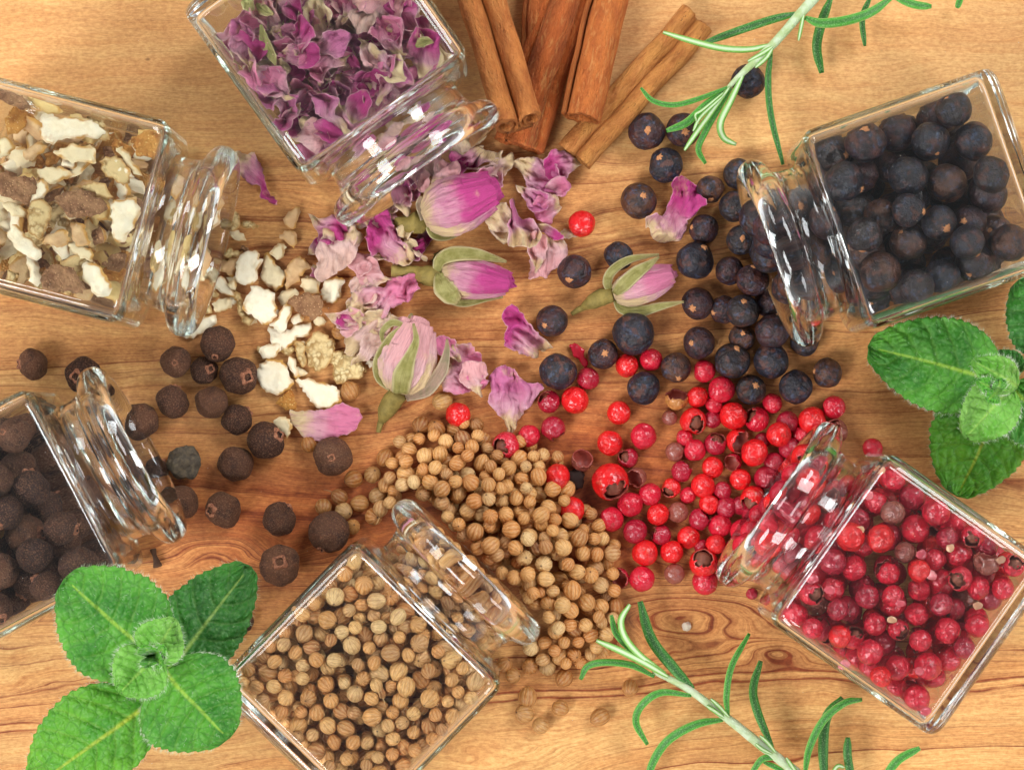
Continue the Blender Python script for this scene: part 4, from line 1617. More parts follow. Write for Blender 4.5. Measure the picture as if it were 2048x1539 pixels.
# ------------------------------------------------------------------ coriander: the jar, the heap and the strays
rc = lambda q: q.uniform(.00116, .00176)
Qj, Rj = jar_fill(21, rc, lambda x, y: CEIL + .0002 - (.003 if x > .0350 else 0), 11, 5600)
Wj = J_COR.world(Qj)
ok = [i for i in range(len(Qj)) if not (min(Qj[i][0] - .005, .0366 - Qj[i][0], b_in - abs(Qj[i][1])) > .0060 and Qj[i][2] < CEIL - .0085)
      and Wj[i][1] > -.090]
Wj, Rj, Qj = Wj[ok], Rj[ok], Qj[ok]
HEAP = np.array([(838, 842), (890, 848), (955, 842), (985, 878), (1075, 884), (1120, 904), (1143, 975), (1186, 1020), (1215, 1085),
                 (1254, 1092), (1226, 1150), (1238, 1240), (1205, 1312), (1130, 1342), (1058, 1312), (1052, 1290), (960, 1180), (870, 1090), (800, 1040), (772, 1075),
                 (728, 1072), (742, 1035), (762, 985), (768, 905), (800, 878)], float)


def in_poly(x, y, poly):
    a, b = poly, np.roll(poly, -1, 0)
    cr = ((a[:, 1] > y) != (b[:, 1] > y))
    xs = (b[cr, 0] - a[cr, 0]) * (y - a[cr, 1]) / (b[cr, 1] - a[cr, 1]) + a[cr, 0]
    return (xs > x).sum() % 2 == 1


STRAY = [(700, 781, 17), (885, 802, 17), (679, 664, 14), (617, 888, 15), (707, 957, 16), (745, 949, 15), (770, 915, 15), (679, 993, 14), (647, 1013, 15),
         (720, 1006, 15), (687, 1022, 16), (755, 991, 15), (705, 1053, 14), (1055, 1393, 17), (1120, 1415, 15), (1049, 1426, 17), (1081, 1450, 15),
         (1200, 1433, 16), (1260, 1375, 15), (1128, 1355, 16), (1095, 1334, 15), (1060, 1331, 15), (1026, 1350, 14), (1008, 1328, 14), (1232, 1213, 15),
         (952, 850, 14), (842, 850, 16), (872, 858, 17)]
SL = {0: 'coriander seed alone beside the broad white peel chip', 1: 'coriander seed half under the large striped rosebud', 2: 'coriander seed half hidden by the pale folded petal',
      3: 'coriander seed peeping from under the veined flat petal', 7: 'coriander seed with a thin stalk left of the heap', 17: 'coriander seed alone on bare wood near the lower rosemary sprig',
      18: 'coriander seed beside the tip of a rosemary leaf', 24: 'coriander seed with a long upright stalk by the rosemary tips'}
stray_w = np.array([tuple(P(x, y, r * U)) for x, y, r in STRAY])
stray_r = np.array([r * U for *_, r in STRAY])
hx, hy = HEAP.min(0), HEAP.max(0)


def heap_top(px, py, d):
    """How high the spilled heap stands: a single layer at its edge, three or four by the jar mouth."""
    m = math.hypot((px - 960) / 190, (py - 1110) / 170)
    return .0038 + .0065 * math.exp(-m * m) + min(d * U * .55, .0052)


def h_sample(q, r):
    for _ in range(30):
        px, py = q.uniform(hx[0], hy[0]), q.uniform(hx[1], hy[1])
        if in_poly(px, py, HEAP):
            p = P(px, py, .003)
            l = J_COR.local(np.array(p))
            if l[0] < JX_END + r and abs(l[1]) < .0196 + r * .3:
                continue
            if l[0] < JL + .001 and abs(l[1]) < .0198 + r:
                continue
            return p.x, p.y
    return None


def h_accept(c, r):
    px, py = to_px(c)
    d = edge_dist(np.array([[px, py]]), HEAP)[0] if in_poly(px, py, HEAP) else 0
    return c[2] + r < heap_top(px, py, d)


Wh, Rh = deposit(random.Random(31), 3400, h_sample, rc, lambda x, y, r: r, h_accept, 6, stray_w, stray_r)
allW = np.vstack([stray_w, Wh, Wj])
allR = np.concatenate([stray_r, Rh, Rj])
kind = ['s'] * len(stray_w) + ['h'] * len(Wh) + ['j'] * len(Wj)
# how much of each one the camera sees (a coarse depth picture)
pxs = np.array([to_px(p) for p in allW])
prad = allR / U * (H / (H - allW[:, 2]))
ow = 1024
buf = -np.ones((770, ow)); idb = -np.ones((770, ow), int)
for i in np.argsort(allW[:, 2]):
    cx, cy_, r = pxs[i, 0] / 2, pxs[i, 1] / 2, prad[i] / 2
    x0, x1, y0, y1 = int(max(cx - r, 0)), int(min(cx + r + 1, ow - 1)), int(max(cy_ - r, 0)), int(min(cy_ + r + 1, 769))
    if x0 >= x1 or y0 >= y1:
        continue
    yy, xx = np.mgrid[y0:y1, x0:x1]
    d2 = (xx - cx) ** 2 + (yy - cy_) ** 2
    zz = allW[i, 2] + np.sqrt(np.maximum(r * r - d2, 0)) * 2 * U
    m = (d2 < r * r) & (zz > buf[y0:y1, x0:x1])
    buf[y0:y1, x0:x1][m] = zz[m]
    idb[y0:y1, x0:x1][m] = i
seen = np.bincount(idb[idb >= 0].ravel(), minlength=len(allW)).astype(float)
for i in range(len(allW)):            # the neck and lip of the jar blur what lies under them
    if kind[i] == 'h':
        l = J_COR.local(allW[i])
        if abs(l[1]) < .019 and l[0] < JX_END:
            seen[i] *= .3
    if kind[i] == 's':
        seen[i] = 1e6
order = np.argsort(-seen)
single = set(int(i) for i in order[:296])
mass_v, mass_f, mass_uv, off = [], [], [], 0
PV = [(np.array([v.co[:] for v in o.data.vertices]), [tuple(p.vertices) for p in o.data.polygons]) for o in PC]
PUV = [np.array(cor_mesh(s, s == 6)[2]) for s in range(7)]
for i in range(len(allW)):
    rnd = random.Random(i + 2000)
    var = 6 if (i in (7, 24)) else rnd.randrange(6) if rnd.random() > .03 else 6
    rot = rand_rot(rnd)
    if i == 24:
        rot = point_up((-.05, 1, .1), rnd)
    if i == 7:
        rot = point_up((-.8, .5, .1), rnd)
    if i in single:
        if kind[i] == 's':
            x, y, _ = STRAY[i]
            lab = SL.get(i) or ('stray tan coriander seed left of the heap' if x < 780 else ('tan coriander seed at the far top of the heap' if y < 870 else 'stray tan coriander seed below the heap'))
            g = 'stray coriander seeds'
        elif kind[i] == 'h':
            x, y = pxs[i]
            if y < 960:
                lab = 'tan coriander seed in the upper part of the heap, toward the rosebuds'
            elif x > 1120:
                lab = 'tan coriander seed on the side of the heap facing the peppercorns'
            elif x < 830:
                lab = 'tan coriander seed of the heap left of the jar lip'
            elif y > 1180:
                lab = 'tan coriander seed in the lower part of the heap, toward the rosemary'
            else:
                lab = 'tan coriander seed in the middle of the heap before the jar mouth'
            g = 'coriander seeds in the heap'
        else:
            x, y, z = Qj[i - len(stray_w) - len(Wh)]
            lab = 'tan coriander seed pressed under the upper glass of its jar, near the ' + ('shoulder' if x > .027 else ('left wall' if y > .008 else ('right wall' if y < -.008 else 'middle')))
            g = 'coriander seeds inside the jar'
        put(PC[var], allW[i], allR[i] * (1.1 if kind[i] == 's' else 1), rot, lab, 'coriander seed', g, (.66, .60, .54, 1) if kind[i] == 's' else None)
    else:
        mm = np.array(rot.to_matrix())
        mass_v.append(PV[var][0] @ mm.T * allR[i] + allW[i])
        mass_f += [tuple(q + off for q in f) for f in PV[var][1]]
        mass_uv.append(PUV[var])
        off += len(PV[var][0])
ms = mesh_obj('coriander_seed_mass', np.vstack(mass_v), mass_f, M_COR_S, uv=np.vstack(mass_uv))
ms['kind'] = 'stuff'
tag(ms, 'underlying mass of tan coriander seeds filling the jar and heap', 'coriander seeds')

# ------------------------------------------------------------------ pale skin flakes under the upper glass of the peppercorn jar, dust on everything
rnd = random.Random(88)
for i, (x, y) in enumerate([(1762, 940), (1738, 990), (1626, 1158), (1660, 1180), (1784, 1238), (1800, 1205), (1862, 1150), (1842, 1108), (1690, 1325), (1838, 1340), (1850, 1420), (1955, 1210), (2000, 1120), (1900, 1095), (1720, 1060)]):
    n = 7
    pl = [(x + (9 + 7 * rnd.random()) * math.cos(2 * math.pi * k / n), y + (6 + 7 * rnd.random()) * math.sin(2 * math.pi * k / n)) for k in range(n)]
    q, c = outline_world(pl, CEIL - .001)
    v, f = fill_poly(resample(q, .0004, rnd, .3), .0005, rnd)
    vv = np.column_stack([v, [CEIL - .0012 + .0004 * nz(a * 700, b * 700, i) for a, b in v]])
    o = mesh_obj('pepper_skin_flake', vv, f, M_PEP)
    o.location = (c[0], c[1], 0)
    o.color = rnd.choice((srgb(226, 120, 124), srgb(214, 84, 96), srgb(224, 168, 130)))
    md = o.modifiers.new('thickness', 'SOLIDIFY')
    md.thickness = .0001
    where = 'near the shoulder' if x < 1740 else ('near the thick base' if x > 1880 else 'in the middle')
    tag(o, f'pale pink pepper skin flake under the peppercorn jar glass, {where}', 'flake', 'skin flakes in the peppercorn jar')
dv, df = [], []
tet = [(0, 0, 1), (.94, 0, -.33), (-.47, .82, -.33), (-.47, -.82, -.33)]


def speck(p, r):
    n = len(dv)
    a = rnd.uniform(0, 6.28)
    for (x, y, z) in tet:
        dv.append((p[0] + r * (x * math.cos(a) - y * math.sin(a)), p[1] + r * (x * math.sin(a) + y * math.cos(a)), p[2] + r * .6 * z))
    df.extend([(n, n + 1, n + 2), (n, n + 2, n + 3), (n, n + 3, n + 1), (n + 1, n + 3, n + 2)])


for J in (J_CIT, J_ROS, J_JUN, J_PIN, J_COR, J_ALL):
    top = max(v.co.z for v in Jar.mesh.vertices)
    for _ in range(70):
        w = J.world((rnd.uniform(.003, .036), rnd.uniform(-.0165, .0165), top + .00003))
        speck(w, .00003 + .00009 * rnd.random() ** 3)
for _ in range(420):
    p = P(rnd.uniform(0, 2048), rnd.uniform(0, 1539), 0)
    speck((p.x, p.y, .00003), .00003 + .00013 * rnd.random() ** 4)
o = mesh_obj('dust', dv, df, M_CHIP, smooth=False)
o['kind'] = 'stuff'
tag(o, 'fine pale dust scattered on the jars and the board', 'dust')
# ------------------------------------------------------------------ loose dried citrus peel, outlines measured in the photograph
def Z5(pts, ox, oy, s=5.12):
    return [(ox + x / s, oy + y / s) for x, y in pts]


TC = {'w': srgb(246, 234, 206), 'c': srgb(234, 216, 176), 'y': srgb(222, 190, 122), 't': srgb(206, 164, 118), 'n': srgb(120, 74, 50), 's': srgb(204, 168, 100)}
A, B = (400, 400), (400, 650)
PEEL = [
 # origin, outline, base height (px), thickness (px), tint, rind, side up, tilt, label
 (A, [(640,560),(700,520),(760,620),(890,790),(830,900),(770,940),(640,830),(620,780)], 0, 18, 'c', 1, 'pith', (.1,0), 'long cream peel piece under the topmost white ones'),
 (A, [(180,710),(240,620),(420,580),(380,700),(340,800)], 0, 20, 't', 1, 'pith', (0,.1), 'tan peel wedge at the left of the peel pile'),
 (A, [(800,960),(990,900),(1020,950),(900,1040),(830,1100),(780,1010)], 0, 14, 'c', 1, 'pith', (0,0), 'pale peel sliver under the square brown rind'),
 (A, [(700,1330),(740,1290),(900,1340),(1000,1260),(1130,1260),(1140,1380),(1000,1410),(900,1520),(840,1540),(700,1450)], 0, 14, 'w', 1, 'pith', (0,0), 'large white ribbed peel piece at the foot of the pile'),
 (A, [(960,1150),(1060,1180),(1080,1240),(950,1280),(930,1230)], 12, 10, 'w', 1, 'pith', (0,0), 'small white peel flake under the square brown rind'),
 (A, [(385,600),(440,570),(530,520),(590,530),(650,640),(600,720),(600,830),(500,880),(400,850),(365,760)], 16, 16, 'w', 1, 'pith', (.05,.1), 'rounded white peel piece at the top of the pile'),
 (A, [(350,920),(420,940),(470,1150),(570,1220),(500,1290),(430,1250),(380,1100)], 4, 18, 's', 1, 'pith', (.15,0), 'pitted yellow brown peel edge below the largest white piece'),
 (A, [(420,1080),(500,960),(540,860),(590,850),(650,900),(760,930),(770,1040),(795,1130),(760,1230),(650,1290),(570,1210),(470,1150)], 24, 14, 'w', 1, 'pith', (.04,-.06), 'largest jagged white peel piece in the pile'),
 (A, [(860,1050),(930,1060),(950,1130),(870,1360),(840,1375),(700,1270),(770,1230)], 20, 14, 'w', 1, 'pith', (.05,0), 'white peel strip with a yellow edge below the largest piece'),
 (A, [(870,700),(960,600),(1060,565),(1150,690),(1060,740),(1000,840),(870,945),(880,800)], 2, 28, 't', 0, 'pith', (0,.2), 'thick tan peel block with a brown top'),
 (A, [(1030,790),(1180,810),(1240,850),(1220,960),(1080,940),(1020,890)], 4, 18, 'c', 1, 'pith', (0,0), 'small square cream peel above the brown rind'),
 (A, [(1255,850),(1400,770),(1480,810),(1450,960),(1400,1040),(1300,1065),(1225,970)], 2, 20, 'w', 1, 'pith', (0,.05), 'white peel piece touching the big pale petal'),
 (A, [(890,1030),(1030,950),(1100,945),(1230,985),(1275,1060),(1240,1180),(1160,1245),(1000,1140)], 34, 12, 'w', 0, 'rind', (.05,.1), 'brown speckled rind lying face up on the pile'),
 (A, [(740,500),(830,430),(890,460),(850,580),(800,620),(700,540)], 4, 20, 'c', 1, 'pith', (0,0), 'cream peel piece at the upper end of the pile'),
 (A, [(800,390),(880,300),(970,310),(1000,430),(960,500),(880,440)], 2, 16, 't', 0, 'pith', (0,0), 'pinkish brown peel piece touching the narrow one'),
 (A, [(840,200),(900,150),(980,60),(1030,60),(1030,130),(990,200),(990,290),(920,300)], 2, 16, 't', 1, 'pith', (0,0), 'narrow pale tan peel piece farthest up'),
 (A, [(180,190),(260,120),(350,90),(410,150),(430,260),(370,320),(240,300)], 2, 18, 's', 1, 'pith', (0,0), 'pitted brown peel by the rim of the citrus jar'),
 (A, [(420,210),(520,210),(610,260),(600,290),(430,300)], 0, 14, 'y', 1, 'pith', (0,0), 'thin yellow peel strip right of the pitted brown one'),
 (A, [(280,320),(420,310),(490,400),(470,430),(360,420)], 0, 14, 'c', 1, 'pith', (0,0), 'cream peel flake below the pitted brown one'),
 (A, [(220,560),(290,490),(440,530),(420,575),(230,590)], 8, 14, 'y', 0, 'pith', (0,0), 'yellow brown peel strip beside the dark nugget'),
 (A, [(400,490),(450,450),(525,500),(480,555),(420,540)], 0, 18, 'n', 0, 'rind', (0,0), 'very dark brown peel nugget'),
 (A, [(90,640),(180,580),(215,620),(190,700),(150,700)], 0, 14, 't', 1, 'pith', (0,0), 'small tan peel crumb near the citrus jar mouth'),
 (A, [(110,790),(230,770),(300,850),(380,990),(330,1005),(200,940),(120,880)], 6, 12, 'w', 1, 'pith', (0,.05), 'bright white peel flake left of the pile'),
 (A, [(290,830),(340,800),(380,880),(330,930),(290,890)], 14, 12, 'c', 1, 'pith', (0,0), 'small cream peel between two white ones'),
 (A, [(10,970),(80,830),(200,970),(70,1035)], 0, 18, 's', 1, 'pith', (0,0), 'yellow speckled peel wedge by the lip'),
 (A, [(110,1060),(230,1000),(320,1010),(355,1080),(330,1110),(170,1145)], 0, 16, 'c', 1, 'pith', (0,0), 'cream peel sliver at lower left of the pile'),
 (A, [(-10,1030),(100,1040),(130,1160),(20,1180),(-40,1120)], 0, 16, 'y', 1, 'pith', (0,0), 'yellow ringed peel touching the jar lip'),
 (A, [(20,440),(70,420),(100,560),(90,620),(0,560),(-30,480)], 4, 14, 'c', 1, 'pith', (0,0), 'cream peel flake half under the jar lip'),
 (A, [(30,180),(100,190),(130,250),(100,290),(30,280)], 2, 16, 'y', 1, 'rind', (0,0), 'orange peel piece seen through the jar rim'),
 (A, [(40,680),(110,690),(140,740),(60,780),(0,900),(-40,860)], 0, 14, 'c', 1, 'pith', (0,0), 'pale peel scrap in the mouth of the citrus jar'),
 ((0,0), [(360,665),(385,640),(425,628),(437,640),(425,655),(385,677),(365,675)], 0, 16, 'w', 1, 'pith', (0,0), 'long white peel chip above the allspice cluster', 1),
 (B, [(590,240),(650,200),(820,175),(860,240),(760,330),(640,355)], 6, 16, 'w', 1, 'pith', (0,0), 'short white peel block above the grey white one'),
 (B, [(580,440),(700,350),(850,340),(900,460),(960,600),(890,660),(830,735),(650,680),(580,580)], 2, 16, 'w', 0, 'pith', (.06,0), 'broad greyish white peel with a brown edge'),
 (B, [(770,770),(950,650),(975,760),(1000,870),(880,890),(790,830)], 0, 16, 's', 1, 'rind', (0,.1), 'orange pitted peel corner below the greyish one'),
 (B, [(880,340),(950,300),(1030,540),(970,540)], 4, 14, 'w', 1, 'pith', (0,0), 'narrow white peel strip beside the greyish one'),
 (B, [(960,150),(1080,160),(1100,430),(1050,440),(980,320)], 4, 16, 's', 1, 'pith', (.1,0), 'narrow speckled peel left of the crusted one'),
 (B, [(1100,140),(1190,60),(1290,90),(1400,180),(1370,300),(1300,450),(1200,480),(1110,410),(1080,230)], 4, 16, 's', 1, 'pith', (0,0), 'crusted yellow and white peel piece'),
 (B, [(1330,260),(1480,290),(1650,300),(1715,450),(1640,540),(1420,605),(1370,590)], 2, 18, 'y', 1, 'pith', (0,0), 'pale yellow porous peel left of the striped rosebud'),
 (B, [(965,560),(1080,545),(1270,590),(1420,650),(1450,780),(1390,840),(1210,865),(1130,770)], 4, 12, 'w', 1, 'pith', (.03,.05), 'broad white peel chip above the veined flat petal'),
 (B, [(730,980),(900,930),(945,1010),(910,1170),(820,1060)], 14, 9, 'c', 1, 'pith', (0,0), 'three cornered pale peel chip at the tail of the veined petal'),
 (B, [(1680,390),(1760,345),(1820,400),(1770,450)], 0, 12, 'w', 1, 'pith', (0,0), 'tiny white peel bit touching the striped rosebud'),
]
RN = [M_RIND, M_RIND2]
G_PEEL = 'citrus peel spilled from its jar'
for i, e_ in enumerate(PEEL):
    (ox, oy), pl, z0, th, tn, rd, up, (tx, ty), lab = e_[:9]
    pl = pl if len(e_) > 9 else Z5(pl, ox, oy)
    q, c = outline_world(pl, (z0 + th * .6) * U)
    peel(q, c, z0 * U + .0001, th * U, i + 3, TC[tn], RN[rd], lab, G_PEEL, up, tx, ty, .0004, top_mat=M_PORE if tn in 'sy' else None)


def rand_poly(rnd, lx, ly, n=8):
    out = []
    for i in range(n):
        a = 2 * math.pi * i / n + rnd.uniform(-.28, .28)
        k = rnd.uniform(.72, 1.12)
        sq = 1 / max(abs(math.cos(a)), abs(math.sin(a))) ** .5
        out.append((lx * k * sq * math.cos(a), ly * k * sq * math.sin(a)))
    return np.array(out)


def spin(poly, a):
    c, s = math.cos(a), math.sin(a)
    return poly @ np.array(((c, s), (-s, c)))


rnd = random.Random(404)
for i, (x, y) in enumerate([(455, 528), (520, 585), (560, 545), (505, 640), (545, 625), (590, 600), (620, 560), (470, 600), (430, 570), (575, 700), (610, 690), (640, 640), (560, 760), (600, 745), (520, 700), (470, 560)]):
    pl = [(x + (10 + 8 * rnd.random()) * math.cos(k), y + (7 + 6 * rnd.random()) * math.sin(k)) for k in np.linspace(0, 5.4, 7)]
    q, c = outline_world(pl, .0008)
    tn = rnd.choice('wccyts')
    where = 'upper' if y < 590 else ('lower' if y > 670 else 'middle')
    peel(q, c, .0001, rnd.uniform(.0009, .0014), i + 1500, TC[tn], rnd.choice(RN), f'small {dict(w="white", c="cream", y="yellow", t="tan", s="brownish")[tn]} peel crumb lying low in the {where} part of the spilled pile', G_PEEL,
         'pith', 0, 0, .0003, top_mat=M_PORE if tn in 'sy' else None)


# inside the citrus jar: the pieces one can make out, then the filling beneath
INC = [
 ([(85,262),(95,238),(150,236),(190,246),(215,262),(205,278),(130,280),(108,297),(88,280)], 'w', 'pith', 'bright white peel slab under the upper glass of its jar'),
 ([(0,170),(20,175),(60,200),(70,226),(40,220),(0,200)], 'n', 'rind', 'brown rind by the upper wall of the citrus jar'),
 ([(52,186),(68,182),(115,208),(132,228),(100,232),(70,212)], 'y', 'pith', 'long yellowish peel near the upper wall of the jar'),
 ([(118,400),(130,386),(175,383),(222,412),(210,434),(145,438)], 'n', 'rind', 'largest brown rind in the middle of the citrus jar'),
 ([(2,360),(12,356),(78,356),(82,385),(60,412),(8,396)], 'n', 'rind', 'dark brown square rind at the left of the citrus jar'),
 ([(88,545),(108,530),(150,536),(176,572),(170,590),(92,582)], 'n', 'rind', 'brown rind near the lower wall of the citrus jar'),
 ([(265,282),(300,262),(328,276),(315,320),(280,316)], 'y', 'rind', 'orange toasted peel in the upper corner of the citrus jar'),
 ([(164,530),(195,526),(222,560),(222,590),(205,598),(170,565)], 'w', 'pith', 'white oval peel by the lower corner of the citrus jar'),
 ([(20,468),(34,450),(70,482),(90,515),(85,524),(50,510),(26,486)], 'w', 'pith', 'white peel strip low in the citrus jar'),
 ([(108,308),(150,290),(196,296),(200,330),(150,330)], 'c', 'pith', 'cream peel below the bright white slab'),
 ([(204,318),(240,314),(268,356),(252,374),(210,350)], 's', 'pith', 'yellow brown peel left of the two cream slivers'),
 ([(232,296),(248,294),(288,350),(290,358),(270,350)], 'c', 'pith', 'long cream sliver by the shoulder of the citrus jar'),
 ([(222,316),(236,312),(264,344),(262,354),(245,352)], 'w', 'pith', 'short cream sliver beside the long one in the jar'),
 ([(80,340),(130,336),(160,352),(100,372),(82,358)], 'c', 'pith', 'curved cream peel above the largest brown rind'),
 ([(62,372),(92,360),(106,388),(64,412)], 'w', 'pith', 'small white peel over the dark square rind'),
 ([(8,404),(28,404),(64,424),(60,440),(30,436)], 'c', 'pith', 'toasted cream peel below the dark square rind'),
 ([(64,410),(92,402),(112,425),(88,485),(62,462)], 's', 'pith', 'greenish pitted peel left of the largest brown rind'),
 ([(140,448),(165,446),(190,490),(160,500),(145,470)], 't', 'pith', 'tan folded peel right below the largest brown rind'),
 ([(138,485),(160,472),(190,510),(188,526),(150,510)], 'c', 'pith', 'toasted cream peel above the white oval one'),
 ([(88,490),(100,468),(140,462),(145,485),(130,497)], 't', 'pith', 'cream topped peel with a brown side low in the jar'),
 ([(155,370),(215,366),(230,395),(215,400),(160,384)], 's', 'pith', 'yellow peel strip above the largest brown rind'),
 ([(226,405),(275,395),(285,430),(250,490),(228,480)], 'w', 'pith', 'pale white peel pressed against the glass by the shoulder'),
 ([(125,320),(150,314),(158,330),(148,342),(126,338)], 'w', 'pith', 'tiny white peel cube in the middle of the jar'),
 ([(0,280),(20,276),(36,296),(8,320),(0,318)], 'c', 'pith', 'cream peel at the left frame edge in the jar'),
 ([(45,305),(80,285),(105,296),(60,326)], 't', 'pith', 'pinkish tan peel left of the bright white slab'),
]
for i, (pl, tn, up, lab) in enumerate(INC):
    rnd = random.Random(i + 300)
    q, c = outline_world(pl, .033)
    rd = M_RIND if tn == 'n' else M_RIND2
    peel(q, c, CEIL - .0028 - rnd.uniform(0, .0022), rnd.uniform(.0014, .0021), i + 60, TC['w' if tn == 'n' else tn], rd, lab, 'citrus peel inside the jar', up,
         rnd.uniform(-.12, .12), rnd.uniform(-.12, .12), .0003, J_CIT, top_mat=M_PORE if tn in 's' else None)
rnd = random.Random(77)
n = 0
for i in range(235):
    lx, ly = rnd.uniform(.0017, .0042), rnd.uniform(.0013, .0026)
    x, y = rnd.uniform(.0060, .0350), rnd.uniform(-b_in + .002, b_in - .002)
    z = .0045 + .0290 * (i / 234)
    w = J_CIT.world((x, y, z))
    if w[0] < -.108:
        continue
    q = spin(rand_poly(rnd, lx, ly), rnd.uniform(0, 6.28))
    tn = rnd.choice('wcccyyttss')
    rot3 = Quaternion((rnd.uniform(-1, 1), rnd.uniform(-1, 1), 0), rnd.gauss(0, .55))
    peel(q, w[:2], z, rnd.uniform(.0013, .0022), i + 400, TC[tn], rnd.choice(RN),
         'dried citrus peel piece packed below the top layer of its jar', 'citrus peel packed in the jar', rnd.choice(('pith', 'pith', 'rind')), 0, 0, .0006, J_CIT, .0008, rot3, z, M_PORE if tn in 's' else None)
# a few in the neck
for i in range(16):
    x, t = rnd.uniform(.037, .048), rnd.uniform(-1, 1)
    y = t * .0095
    z = JW / 2 - math.sqrt(.0122 ** 2 - y * y) + rnd.uniform(.002, .008)
    w = J_CIT.world((x, y, z))
    q = spin(rand_poly(rnd, rnd.uniform(.002, .0036), rnd.uniform(.0016, .0026)), rnd.uniform(0, 6.28))
    peel(q, w[:2], z, .0015, i + 600, TC[rnd.choice('wcyts')], rnd.choice(RN), 'dried citrus peel piece in the neck of its jar', 'citrus peel in the jar neck',
         'pith', rnd.uniform(-.3, .3), rnd.uniform(-.3, .3), .0004, None, .0007)

